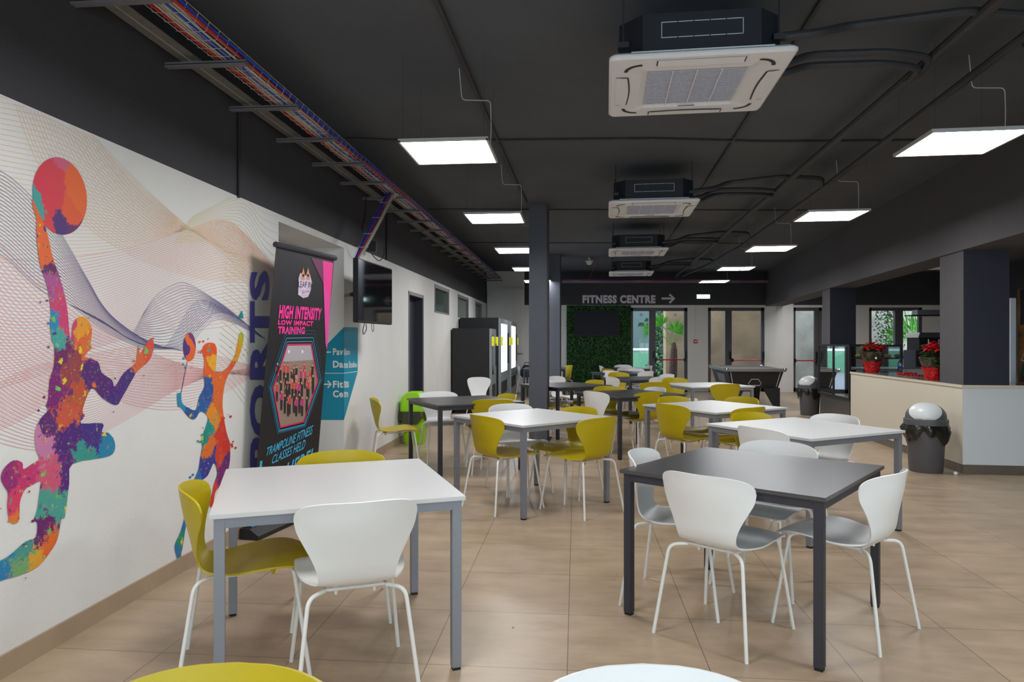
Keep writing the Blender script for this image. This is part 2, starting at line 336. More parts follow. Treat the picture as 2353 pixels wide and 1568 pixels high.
# ------------------------------------------------------------ mural on the left wall
def splatmat(name, anchors, amp=.09, splat=True):
    m = bpy.data.materials.new(name); m.use_nodes = True; n = m.node_tree; N = n.nodes; L = n.links; b = N['Principled BSDF']; b.inputs['Roughness'].default_value = .6
    tc = N.new('ShaderNodeTexCoord'); no = N.new('ShaderNodeTexNoise'); no.inputs['Scale'].default_value = 9; no.inputs['Detail'].default_value = 9; no.inputs['Roughness'].default_value = .8
    L.new(tc.outputs['Object'], no.inputs['Vector'])
    s = N.new('ShaderNodeVectorMath'); s.operation = 'SUBTRACT'; s.inputs[1].default_value = (.5, .5, .5); L.new(no.outputs['Color'], s.inputs[0])
    sc = N.new('ShaderNodeVectorMath'); sc.operation = 'SCALE'; sc.inputs['Scale'].default_value = amp*4; L.new(s.outputs[0], sc.inputs[0])
    ad = N.new('ShaderNodeVectorMath'); L.new(tc.outputs['Object'], ad.inputs[0]); L.new(sc.outputs[0], ad.inputs[1])
    cur = None; cmin = None
    for (u, v), col in anchors:
        p = W(u, v); d = N.new('ShaderNodeVectorMath'); d.operation = 'DISTANCE'; d.inputs[1].default_value = p; L.new(ad.outputs[0], d.inputs[0])
        if cur is None:
            rgb = N.new('ShaderNodeRGB'); rgb.outputs[0].default_value = (*lin(col), 1); cur = rgb.outputs[0]; cmin = d.outputs['Value']; continue
        lt = N.new('ShaderNodeMath'); lt.operation = 'LESS_THAN'; L.new(d.outputs['Value'], lt.inputs[0]); L.new(cmin, lt.inputs[1])
        mx = N.new('ShaderNodeMix'); mx.data_type = 'RGBA'; L.new(lt.outputs[0], mx.inputs['Factor']); L.new(cur, mx.inputs[6]); mx.inputs[7].default_value = (*lin(col), 1); cur = mx.outputs[2]
        mi = N.new('ShaderNodeMath'); mi.operation = 'MINIMUM'; L.new(d.outputs['Value'], mi.inputs[0]); L.new(cmin, mi.inputs[1]); cmin = mi.outputs[0]
    if splat:
        sc2 = N.new('ShaderNodeVectorMath'); sc2.operation = 'SCALE'; sc2.inputs['Scale'].default_value = .14; L.new(s.outputs[0], sc2.inputs[0])
        ad2 = N.new('ShaderNodeVectorMath'); L.new(tc.outputs['Object'], ad2.inputs[0]); L.new(sc2.outputs[0], ad2.inputs[1])
        for scl, thr in ((13, .19), (30, .19), (64, .18)):
            vo = N.new('ShaderNodeTexVoronoi'); vo.inputs['Scale'].default_value = scl; L.new(ad2.outputs[0], vo.inputs['Vector'])
            lt = N.new('ShaderNodeMath'); lt.operation = 'LESS_THAN'; lt.inputs[1].default_value = thr; L.new(vo.outputs['Distance'], lt.inputs[0])
            sp = N.new('ShaderNodeSeparateColor'); L.new(vo.outputs['Color'], sp.inputs[0])
            cr = N.new('ShaderNodeValToRGB'); cr.color_ramp.interpolation = 'CONSTANT'; E = cr.color_ramp.elements
            pal = [(225, 205, 40), (230, 110, 40), (40, 160, 150), (190, 40, 110), (110, 190, 90), (80, 30, 120)]
            E[0].color = (*lin(pal[0]), 1); E[1].position = .17; E[1].color = (*lin(pal[1]), 1)
            for k in range(2, 6):
                e = E.new(k/6); e.color = (*lin(pal[k]), 1)
            L.new(sp.outputs[0], cr.inputs[0])
            mx = N.new('ShaderNodeMix'); mx.data_type = 'RGBA'; L.new(lt.outputs[0], mx.inputs['Factor']); L.new(cur, mx.inputs[6]); L.new(cr.outputs[0], mx.inputs[7]); cur = mx.outputs[2]
    L.new(cur, b.inputs['Base Color']); return m
P1 = [(73.5,455.6),(75.8,478.6),(83.6,501.5),(84,538),(87,575),(94,616),(105.7,648.5),(112.5,680.7),(117,722),(115,747),(120,786),(125,795.5),(124,841.5),(115,869),(112.5,898),(110,922),(105,932),(110,944.5),(90.6,966.5),(80.8,996),(83.3,1035),(90.6,1054.7),(72,1068),(53.9,1079),(51.4,1064.4),(31.8,1058.6),(9.8,1076.7),(2.4,1098.7),(9.8,1118),(18.6,1133),(17,1162),(20.6,1191.8),(29.4,1204),(43,1199),(45,1177),(46.5,1152.6),(57.8,1125.7),(73.5,1115.9),(93,1106),(93,1118),(85.7,1172),(77.4,1196.7),(85.7,1202.5),(82.3,1235.8),(58.8,1245.6),(24.5,1275),(0,1289.7),(-60,1318),(-60,1362),(0,1336),(49,1321.5),(88,1302),(115,1270),(132,1240.7),(142,1191.8),(149.4,1189),(159,1113.4),(166.5,1066.9),(240,1052),(262,1040),(263.5,1015.5),(249.8,995.9),(234,993.4),(236,973.8),(186,973.8),(195,956.7),(190,942),(210.6,893),(235,915),(267,932),(281.6,912.6),(311,861),(318.3,851.4),(342.8,829.4),(352.6,804.9),(353.7,795.5),(351.4,781.7),(342.2,781.7),(326,809.3),(321,812),(317.9,791),(314.7,818.5),(310,836.9),(284.8,857.5),(264,889.7),(257,873.6),(234,857.5),(225,832.3),(197.5,823),(194,821),(202,809.3),(211.3,800),(208,791),(211.3,758.8),(202,735.8),(183.7,728),(167.7,745),(164.4,772.5),(160.8,777),(156,722),(149.3,680.7),(137.8,639.3),(121.7,593.4),(110,543),(103,520),(90,490)]
P2 = [(406.5,905),(416,905),(418.7,927),(436,939.6),(450.5,942),(458,912.6),(470,888),(467.7,858.8),(470,829.4),(466,812),(468.5,795.5),(477.7,788.6),(493.8,791),(498.4,809),(496,846),(494.6,858.8),(519,849),(536,824.5),(545,800),(549,772.5),(554,764),(560.4,777),(546.6,827.7),(523.7,864.4),(514.2,898),(511.8,937),(519,986),(524,1005.7),(529,1025),(526.4,1074),(509,1113.4),(494.6,1133),(489.7,1162),(482.4,1162),(492,1113.4),(499.5,1089),(492,1064.4),(477.5,1093.8),(460,1108.5),(450,1135),(437,1170),(428,1206),(416,1280),(409,1284.8),(401.6,1255.4),(416,1221),(428.5,1172),(440.7,1118),(456,1080),(460,1055),(465,1025),(462.8,1010.6),(477.5,966.5),(472.6,951.8),(460,947),(448,964),(433.4,959),(416,937),(409,934.7)]
O=(225,100,40)
A1 = [((90,540),O),((95,600),O),((112,628),(100,30,90)),((115,652),(170,80,140)),((135,690),(200,60,110)),((125,730),(20,130,180)),((128,768),(60,160,150)),((150,745),(200,60,110)),((190,750),(230,150,30)),((200,785),(220,100,40)),((130,820),(110,30,90)),((160,850),(150,60,70)),((180,900),(190,80,50)),((122,905),(120,20,110)),((215,870),(80,30,110)),((260,915),(70,30,120)),((298,870),(70,40,120)),((345,800),(220,70,50)),((320,838),(220,100,50)),((150,955),(205,85,60)),((112,985),(95,30,110)),((160,1005),(75,30,120)),((215,1000),(65,40,130)),((252,1025),(20,130,170)),((92,1010),(200,125,165)),((190,1048),(50,150,140)),((60,1100),(200,50,110)),((20,1105),(150,40,115)),((30,1160),(220,60,100)),((30,1196),(230,120,50)),((115,1105),(210,85,120)),((115,1160),(70,160,145)),((150,1090),(90,30,120)),((95,1215),(100,30,105)),((138,1180),(70,160,145)),((115,1255),(225,105,40)),((75,1285),(230,160,40)),((50,1268),(70,150,140)),((35,1310),(120,170,110)),((5,1315),(30,130,180)),((-40,1335),(30,130,180))]
A2 = [((483,800),(230,80,20)),((487,835),(235,170,20)),((480,850),(230,90,20)),((540,815),(225,150,30)),((525,850),(222,90,40)),((555,770),(200,175,30)),((474,890),(25,80,150)),((462,930),(25,90,160)),((440,952),(20,80,150)),((412,920),(20,135,175)),((500,885),(225,100,30)),((505,930),(225,100,30)),((490,965),(230,140,30)),((480,985),(0,145,135)),((470,1010),(10,140,130)),((510,1000),(212,50,30)),((522,1025),(205,45,30)),((480,1030),(225,110,30)),((488,1052),(50,55,145)),((505,1045),(215,60,30)),((470,1085),(50,50,145)),((455,1105),(20,110,180)),((523,1062),(110,30,110)),((505,1100),(115,30,110)),((497,1130),(215,50,60)),((486,1155),(220,40,50)),((425,1205),(20,110,180)),((415,1245),(0,140,115)),((405,1270),(20,120,170))]
AB = [((95,440),(212,48,72)),((125,400),(212,55,70)),((120,470),(212,52,68)),((165,400),(226,95,38)),((180,450),(226,98,35)),((160,490),(222,85,40)),((110,520),(215,60,60)),((138,507),(78,40,112)),((80,455),(60,155,150)),((82,478),(60,155,150)),((140,370),(205,90,120)),((175,535),(100,40,100))]
bm = NB(); flatpoly(bm, [W(u, v, .0035) for u, v in smoothpath(P1+P1[:1], 3)[:-1]])
for k in range(46):
    u, v = random.choice(P1); r = random.uniform(1.2, 3.4); u += random.gauss(0, 9); v += random.gauss(0, 9)
    flatpoly(bm, [W(u+r*math.cos(a*PI/4), v+r*math.sin(a*PI/4), .0037+k*1e-5) for a in range(8)])
obj('mural_player', bm, splatmat('mural_player_print', A1), wl)
bm = NB(); flatpoly(bm, [W(u, v, .0035) for u, v in smoothpath(P2+P2[:1], 3)[:-1]])
for k in range(70):
    u, v = random.choice([(465, 1015), (528, 1020), (470, 810), (462, 800), (405, 1270), (430, 840), (515, 960), (470, 990), (548, 800), (455, 1090)]); r = random.uniform(.8, 3); u += random.gauss(0, 8); v += random.gauss(0, 10)
    flatpoly(bm, [W(u+r*math.cos(a*PI/4), v+r*math.sin(a*PI/4), .0037+k*1e-5) for a in range(8)])
obj('mural_player', bm, splatmat('mural_server_print', A2, .045), wl)
bm = NB(); flatpoly(bm, [W(137.5+62*math.cos(a*PI/30)+8*math.sin(a*PI/30), 451+89*math.sin(a*PI/30), .0032) for a in range(60)])
obj('mural_ball', bm, splatmat('mural_ball_print', AB, .045, False), wl)
bm = NB(); flatpoly(bm, [W(435.5+14.5*math.cos(a*PI/20), 798+33*math.sin(a*PI/20), .0032) for a in range(40)])
ribbon(bm, [W(431, 830, .0032), W(423, 868, .0032), W(416, 906, .0032)], WN, .006)
obj('mural_ball', bm, splatmat('mural_small_ball_print', [((435, 790), (232, 105, 35)), ((430, 800), (80, 40, 120)), ((438, 815), (232, 95, 35)), ((443, 775), (120, 50, 110)), ((420, 880), (70, 50, 130))], .03, False), wl)
def waves(name, col, fams, wd, off):
    bm = NB(); vmax = 9e9
    for A, B, n, mid in fams:
        A = smoothpath(A, 8); B = smoothpath(B, 8)
        for i in range(n):
            t = i/(n-1); pts = []
            for k in range(len(A)):
                e = t+mid*math.sin(PI*t)*math.sin(2*PI*k/len(A)*1.0)
                u = A[k][0]*(1-t)+B[k][0]*t; v = A[k][1]*(1-e)+B[k][1]*e
                top = 214+.432*u
                if u > 638: continue
                pts.append((u, v, v < top+4))
            run = []
            for u, v, bad in pts+[(0, 0, True)]:
                if bad:
                    if len(run) > 1: ribbon(bm, run, WN, wd)
                    run = []
                else: run.append(W(u, v, off))
    return obj(name, bm, col, wl)
m1 = mat('wave_peach', (230, 200, 176), .7); m2 = mat('wave_pink', (226, 178, 176), .7); m3 = mat('wave_purple', (118, 112, 152), .7); m4 = mat('wave_yellow', (222, 206, 160), .7)
waves('mural_wave_lines', m1, [([(-30,205),(120,240),(210,310),(330,430),(450,535),(540,590),(638,630)], [(-30,600),(100,592),(230,582),(330,562),(430,528),(530,510),(638,632)], 34, .04),
   ([(30,225),(90,380),(200,520),(330,600),(460,640),(560,650),(638,660)], [(210,300),(260,370),(330,450),(420,520),(500,560),(560,590),(638,600)], 22, 0)], .0032, .0010)
waves('mural_wave_lines', m2, [([(-30,590),(80,600),(200,588),(320,565),(430,530),(530,512),(638,622)], [(-30,900),(100,860),(220,800),(340,770),(450,760),(560,740),(638,700)], 40, .12),
   ([(-30,530),(80,640),(200,740),(320,800),(430,840),(540,860),(620,870)], [(-30,1010),(80,1035),(180,1020),(300,960),(400,900),(500,860),(620,840)], 40, .1),
   ([(-30,900),(60,850),(180,820),(300,800),(420,800),(540,830),(638,860)], [(-30,1000),(60,960),(180,880),(300,930),(420,940),(540,890),(638,820)], 22, 0)], .0030, .0014)
waves('mural_wave_lines', m4, [([(440,500),(500,470),(560,440),(600,470),(638,480)], [(400,560),(480,560),(560,640),(620,800),(638,880)], 22, 0),
   ([(520,520),(580,560),(620,620),(634,640),(638,660)], [(500,860),(540,900),(580,960),(620,1040),(638,1070)], 26, 0)], .0030, .0018)
waves('mural_wave_lines', m3, [([(-30,380),(20,405),(75,455),(130,520),(200,640),(250,720),(345,795)], [(-30,560),(20,600),(90,665),(160,700),(240,760),(330,800),(400,802)], 24, 0),
   ([(160,700),(230,735),(300,780),(370,800),(400,770),(460,690),(560,740)], [(170,705),(240,745),(320,790),(400,803),(430,800),(500,735),(600,775)], 14, 0),
   ([(330,720),(360,680),(400,655),(430,652),(480,680),(530,715),(600,775)], [(300,775),(370,800),(420,790),(450,760),(500,720),(550,735),(610,780)], 20, 0)], .0020, .0022)
bm = NB(); text(bm, 'SPORTS', [W(620, 1158, .0045), W(620, 622, .0045), W(574, 622, .0045), W(574, 1158, .0045)], offset=.045)
obj('mural_lettering', bm, M['navy'], wl)
bm = NB(); flatpoly(bm, [W(556, 714, .0045), W(560, 732, .0045), W(546, 731, .0045)]); obj('mural_triangle', bm, M['teal_spl'], wl)
# chipped streak of plaster and black pipe drop on the dark band
bm = NB(); tube(bm, [W(549, 262, .012), W(549, 455, .012)], .010); obj('trim_pipe', bm, M['black'], wl)
bm = NB(); tube(bm, [W(889, 478, .012), W(889, 598, .012)], .012); obj('trim_pipe', bm, M['black'], wl)

# door and high windows in the left wall
fr = lambda bm, T, h, w_, d0, d1, mi=0: [box_s(bm, T, a, b, c, d, d0, d1, mi) for a, b, c, d in ((h[0], h[0]+w_, h[2], h[3]), (h[1]-w_, h[1], h[2], h[3]), (h[0], h[1], h[3]-w_, h[3]))]
def box_s(bm, T, a, b, c, d, d0, d1, mi=0):
    p = [T(a, c, d0), T(b, c, d0), T(b, c, d1), T(a, c, d1), T(a, d, d0), T(b, d, d0), T(b, d, d1), T(a, d, d1)]; addm(bm, p, BF, mi)
bm = NB(); box_s(bm, LT, 10.04, 10.94, 0, 2.06, .14, .18); dr = struct(obj('door_1', bm, M['door_dark']))
bm = NB(); fr(bm, LT, ldoor, .05, -.006, .004); obj('door_frame', bm, M['frame_grey'], dr)
bm = NB(); fr(bm, LT, ldoor, .055, .004, .21); obj('door_lining', bm, M['dark_navy'], dr)
bm = NB(); tube(bm, [LT(10.12, 1.02, .12), LT(10.12, 1.02, .09), LT(10.22, 1.02, .09)], .009, .01); box_s(bm, LT, 10.09, 10.15, .9, 1.12, .125, .14); obj('door_handle', bm, M['chrome'], dr)
for k, h in enumerate(wins):
    bm = NB(); box_s(bm, LT, h[0]+.03, h[1]-.03, h[2]+.02, h[3]-.02, .05, .06); wn = struct(obj('window_%d' % (k+1), bm, M['glass_green' if k == 0 else 'glass_grey']))
    bm = NB(); fr(bm, LT, h, .06, -.004, .065); box_s(bm, LT, h[0], h[1], h[2], h[2]+.03, -.004, .065); obj('window_frame', bm, M['frame_grey'], wn)

# glazed doors in the back wall
def back_door(nm, h, mull, bars, leafs=2, low=0):
    bm = NB(); a, b, c, d = h; f = .085
    box_s(bm, BT, a, a+f, c, d, .03, .12); box_s(bm, BT, b-f, b, c, d, .03, .12); box_s(bm, BT, a, b, d-.09, d, .03, .12); box_s(bm, BT, a, b, c, c+.1, .03, .12)
    if mull: box_s(bm, BT, mull[0], mull[1], c, d, .02, .13)
    r = struct(obj(nm, bm, M['frame_dark']))
    bm = NB(); addm(bm, [BT(a+f, c+.1, .08), BT(b-f, c+.1, .08), BT(b-f, d-.09, .08), BT(a+f, d-.09, .08)], [(0, 1, 2, 3)])
    obj('pane', bm, M['glass'], r)
    for x0, x1, z in bars:
        bm = NB(); tube(bm, [(x0, BY-.06, z), (x1, BY-.06, z)], .016); box(bm, x0-.03, BY-.08, z-.05, x0+.01, BY+.03, z+.05, 1); box(bm, x1-.01, BY-.08, z-.05, x1+.03, BY+.03, z+.05, 1)
        obj('push_bar', bm, [M['push_red'], M['handle']], r)
        for xx in (x0-.06, x1+.05):
            bm = NB(); box(bm, xx-.025, BY-.03, z+.04, xx+.025, BY+.03, z+.24, bev=.008); obj('door_handle', bm, M['handle'], r)
    return r
d2 = back_door('door_2', DA, (bx_(1492), bx_(1507)), [(bx_(1508), bx_(1571), bz_(827.5))])
back_door('door_3', DB, (bx_(1667), bx_(1682)), [(bx_(1683), bx_(1749), bz_(828.5))])
back_door('door_4', DC, (bx_(1874), bx_(1882)), [(bx_(1826), bx_(1873), bz_(829.5))])
back_door('window_4', DD, (bx_(2058), bx_(2076)), [])
bm = NB()
for u, v in ((1474.5, 724), (1553, 724)): 
    c = Vector((bx_(u), BY+.07, bz_(v))); a = .1
    addm(bm, [c+Vector((-.05, 0, -.03)), c+Vector((.03, 0, -.05)), c+Vector((.05, 0, .03)), c+Vector((-.03, 0, .05))], [(0, 1, 2, 3)])
obj('paper_notice', bm, M['sign_white'], d2)

# ------------------------------------------------------------ outside
bm = NB(); addm(bm, [(-2, 19.4, -.02), (26, 19.4, -.02), (26, 40, -.02), (-2, 40, -.02)], [(0, 1, 2, 3)]); struct(obj('ground', bm, M['pave']))
bm = NB(); prism(bm, [(4.95, 22.4), (30, 22.4), (30, 22.8), (4.95, 22.8)], -.02, 3.6); tag(obj('stone_wall', bm, M['stone']), 'weathered brown stone wall outside the glazed doors', 'wall')
bm = NB(); prism(bm, [(8.3, 21.6), (22, 21.6), (22, 22.0), (8.3, 22.0)], -.02, 4.2); tag(obj('stone_wall', bm, M['stone_grey']), 'pale grey stone wall seen through the rightmost door and window', 'wall')
bm = NB(); box(bm, -1, 33, -.02, 8, 33.2, .95, 0); box(bm, -1, 32.97, .95, 8, 33.23, 1.05, 1); tag(obj('court_barrier', bm, [M['court'], M['sign_white']]), 'low pale green barrier beyond the leaf wall door', 'fence')
bm = NB(); box(bm, -2, 38, 0, 9, 38.2, 7.0); tag(obj('court_building', bm, M['pale']), 'pale building at the far side of the court outside', 'building')
for x, y, h, nm in ((2.6, 35, 5, 'dark green trees behind the court barrier outside'), (5.2, 24, 2.4, 'leafy bush beside the palm outside the door'), (11.3, 20.9, 3.2, 'dark leafy shrub climbing the grey wall outside the window')):
    bm = NB(); r = .35 if h < 4 else 2.2; sm = .55 if x > 11 else 1
    for k in range(1500 if x > 11 else 800):
        p = Vector((x+random.gauss(0, r*.6), y+random.gauss(0, .12 if x > 11 else .2), random.uniform(.0, h) if h < 4 else random.uniform(.0, h))); s = random.uniform(.03, .07)*(sm if h < 4 else 3)
        q = Matrix.Rotation(random.uniform(0, 6), 3, 'Z') @ Matrix.Rotation(random.uniform(-1, 1), 3, 'X')
        addm(bm, [p+q @ Vector(a) for a in ((-s, 0, -s*.5), (s, 0, -s*.5), (s*.6, 0, s), (-s*.6, 0, s))], [(0, 1, 2, 3)])
    tag(obj('bush', bm, M['bush']), nm, 'plant')
def palm(x, y, h, label, fronds, m, rad=.75):
    t = thing('palm_tree', label, 'palm', (x, y, 0)); bm = NB()
    loft(bm, [[(r*math.cos(a*PI/5)+.06*math.sin(z), r*math.sin(a*PI/5), z) for a in range(10)] for r, z in ((.15, -.02), (.13, h*.3), (.12, h*.6), (.10, h*.85), (.05, h))]); obj('trunk', bm, M['trunk'], t)
    for yaw, pit, L, sc in fronds:
        bm = NB(); d = Matrix.Rotation(yaw, 3, 'Y') 
        c = Vector((0, 0, h)); tip = c+d @ Vector((0, 0, L)); tube(bm, [c-Vector((0, 0, .1)), (c+tip)/2+Vector((0, 0, .04)), tip], .012, seg=5)
        for k in range(17):
            a = (k-8)/8*1.35; e = d @ Matrix.Rotation(a, 3, 'Y') @ Vector((0, math.sin(k*1.7)*.25, 1)).normalized()
            l = rad*sc*(1-.25*abs(a)/1.35); s = e.cross(Vector((0, 1, 0))).normalized()*.022*sc
            addm(bm, [tip, tip+e*l*.5+s, tip+e*l-Vector((0, 0, .08)), tip+e*l*.5-s], [(0, 1, 2, 3)])
        obj('frond', bm, m, t)
    return t
palm(4.78, 20.8, 1.35, 'bright green fan palm with brown trunk outside the leaf wall door', [(-1.0, 0, .7, .8), (-.5, 0, .6, .9), (.35, 0, .3, 1.05), (.9, 0, .5, .8)], M['palm'], .55)
palm(11.62, 20.2, 1.3, 'green fan palm outside the kitchen window', [(-.3, 0, .35, 1.2), (.5, 0, .3, 1.2), (-1.1, 0, .25, 1.1), (.1, 0, .1, 1.3)], M['palm'], .8)
palm(9.9, 20.9, 1.1, 'fan palm fronds at the left edge of the kitchen window', [(.7, 0, .6, 1), (.2, 0, .5, 1)], M['palm_dark'], .6)

# ------------------------------------------------------------ ceiling lights
def lightpanel():
    t = thing('ceiling_light', 'x', 'ceiling light', group='suspended square LED panels'); s = .3
    bm = NB(); 
    for a in range(4): box(bm, -s, -s, 0, s, -s+.014, .012, mx=Matrix.Rotation(a*PI/2, 4, 'Z'))
    box(bm, -s, -s, .010, s, s, .022); obj('frame', bm, M['lampframe'], t)
    bm = NB(); addm(bm, [(-s+.013, -s+.013, .003), (s-.013, -s+.013, .003), (s-.013, s-.013, .003), (-s+.013, s-.013, .003)], [(3, 2, 1, 0)]); me = obj('diffuser', bm, M['lamp'], t)
    bm = NB()
    for sx in (-1, 1):
        for sy in (-1, 1): tube(bm, [(sx*.27, sy*.27, .02), (sx*.27, sy*.27, CZ-2.71)], .0007, seg=4)
    obj('suspension_wire', bm, M['leg_dark'], t)
    bm = NB(); tube(bm, [(.28, .0, .02), (.285, .0, .2), (.28, 0, .36), (.08, 0, .37), (.06, 0, CZ-2.71)], .0032, .03, seg=6); obj('power_cord', bm, M['c_white'], t)
    return t
lp = lightpanel()
LL = [(-.429, 4.871, -.09, 'lit square panel light nearest in the left row, beside the cable tray'), (-.18, 7.49, -.09, 'lit panel light second nearest in the left row'), (.07, 10.15, -.09, 'lit panel light touching the left side of the near steel column'),
      (.32, 12.8, -.09, 'small lit panel light fourth in the left row, partly behind the steel column'), (.57, 15.4, -.09, 'smallest lit panel light at the far end of the left row'),
      (2.98, 4.64, -.13, 'large lit panel light cut by the right edge of the picture'), (3.356, 7.345, -.13, 'lit panel light with green indicator, second in the right row'), (3.69, 9.95, -.13, 'lit panel light third in the right row'),
      (4.08, 12.7, -.13, 'lit panel light fourth in the right row'), (4.48, 15.45, -.13, 'farthest lit panel light in the right row, above the exit sign'),
      (7.0, 14.8, -.13, 'panel light in the right bay, hidden behind the beam'), (7.3, 17.4, -.13, 'panel light in the right bay near the back wall, hidden behind the beam'), (-.68, 2.25, -.09, 'panel light overhead of the camera, left row'), (2.6, 1.95, -.13, 'panel light overhead of the camera, right row'), (-.93, -.4, -.09, 'panel light behind the camera, left row'), (2.2, -.75, -.13, 'panel light behind the camera, right row')]
for i, (x, y, a, lb) in enumerate(LL):
    if i == 0: lp.location = (x, y, 2.71); lp.rotation_euler.z = a; lp['label'] = lb
    else: dup(lp, (x, y, 2.71), a, lb)
bm = NB(); box(bm, -.03, -.02, 0, .03, .02, .03, bev=.005)
bm2 = NB(); box(bm2, 8.3, 14.6, 2.95, 9.6, 15.2, 3.0); tag(obj('ceiling_fixture', bm2, M['ac_white']), 'unlit white ceiling fixture over the kitchen area', 'ceiling light'); bm.free()

# ------------------------------------------------------------ air conditioners
def rrect(hx, hy, r, k=5):
    out = []
    for cx, cy, a0 in ((hx-r, hy-r, 0), (-hx+r, hy-r, PI/2), (-hx+r, -hy+r, PI), (hx-r, -hy+r, 1.5*PI)):
        for j in range(k+1): out.append((cx+r*math.cos(a0+j*PI/2/k), cy+r*math.sin(a0+j*PI/2/k)))
    return out
def acunit():
    t = thing('air_conditioner', 'x', 'air conditioner', group='cassette air conditioners on the ceiling')
    bm = NB(); oc = [(.42, .3), (.3, .42), (-.3, .42), (-.42, .3), (-.42, -.3), (-.3, -.42), (.3, -.42), (.42, -.3)]
    prism(bm, oc, .03, .25); obj('housing', bm, M['ac_body'], t)
    bm = NB()
    for y in (-.4215, ):
        for k in range(5):
            for z in (.12, .2): box(bm, -.2+k*.082, y-.001, z, -.2+k*.082+.076, y+.001, z+.004)
        box(bm, -.205, y-.001, .12, -.201, y+.001, .204); box(bm, .207, y-.001, .12, .211, y+.001, .204)
    obj('knockout_outline', bm, M['ac_line'], t)
    bm = NB(); A = rrect(.475, .475, .04); B = rrect(.46, .46, .03); Cc = rrect(.27, .27, .03)
    loft(bm, [[(x, y, .035) for x, y in B], [(x, y, .022) for x, y in A], [(x, y, .012) for x, y in A], [(x, y, 0) for x, y in B], [(x, y, -.002) for x, y in rrect(.40, .40, .08)], [(x, y, -.004) for x, y in rrect(.3, .3, .04)], [(x, y, .012) for x, y in Cc]])
    box(bm, -.36, -.45, .035, .36, .45, .045); obj('fascia', bm, M['ac_white'], t, smooth=True, angle=25)
    bm = NB(); box(bm, -.262, -.262, .006, .262, .262, .011); 
    for k in range(26): box(bm, -.262, -.26+k*.02, .001, .262, -.256+k*.02, .008)
    g = obj('intake_grille', bm, M['ac_grille'], t)
    bm = NB()
    for k in (-.13, 0, .13): box(bm, k-.003, -.262, -.001, k+.003, .262, .008)
    box(bm, -.05, .285, -.0045, .05, .292, -.003, 1); obj('grille_rib', bm, [M['ac_white'], M['black']], g)
    for a in range(4):
        bm = NB(); R_ = Matrix.Rotation(a*PI/2, 4, 'Z'); n = 12
        o1 = [(-.22+.44*i/n, -.435+.02*math.cos(PI*(i/n-.5)*1)*0) for i in range(n+1)]; o2 = [(x, -.375-.012*math.sin(PI*(x+.22)/.44)*-1) for x, y in o1]
        pts = [R_ @ Vector((x, y, -.004)) for x, y in o1]+[R_ @ Vector((x, y, -.010)) for x, y in o2]
        addm(bm, pts, [(i, i+1, n+2+i, n+1+i) for i in range(n)]); 
        o = obj('louvre', bm, M['ac_white'], t)
        bm = NB(); ribbon(bm, [R_ @ Vector((x, y+.004, -.0062)) for x, y in o2], Vector((0, 0, 1)), .008)
        R4 = R_; ribbon(bm, [R4 @ Vector((-.224, -.435, -.005)), R4 @ Vector((-.224, -.372, -.0062))], Vector((0, 0, 1)), .006); ribbon(bm, [R4 @ Vector((.224, -.435, -.005)), R4 @ Vector((.224, -.372, -.0062))], Vector((0, 0, 1)), .006)
        obj('slot', bm, M['black'], t)
        bm = NB(); arc = [R_ @ Vector((-.30-.085*math.cos(s), -.30-.085*math.sin(s), -.005)) for s in [j*PI/2/8 for j in range(9)]]
        ribbon(bm, arc, Vector((0, 0, 1)), .02); obj('corner_vent', bm, M['black'], t)
    for sx in (-1, 1):
        for sy in (-1, 1):
            bm = NB(); tube(bm, [(sx*.4, sy*.36, .11), (sx*.4, sy*.36, CZ-2.86)], .005, seg=6); box(bm, sx*.4-.03, sy*.36-.02, .1, sx*.4+.03, sy*.36+.02, .13); obj('hanger_rod', bm, M['leg_dark'], t)
    return t
ac = acunit(); AX = [(1.04, 4.03), (1.56, 7.79), (2.09, 11.6), (2.61, 15.3)]
al = ['white cassette air conditioner nearest the camera, in a black housing', 'white cassette air conditioner second from the camera', 'white cassette air conditioner third from the camera, small', 'white cassette air conditioner farthest away, near the lettered wall']
for i, (x, y) in enumerate(AX):
    if i == 0: ac.location = (x, y, 2.86); ac.rotation_euler.z = -.134; ac['label'] = al[0]
    else: dup(ac, (x, y, 2.86), -.134, al[i])
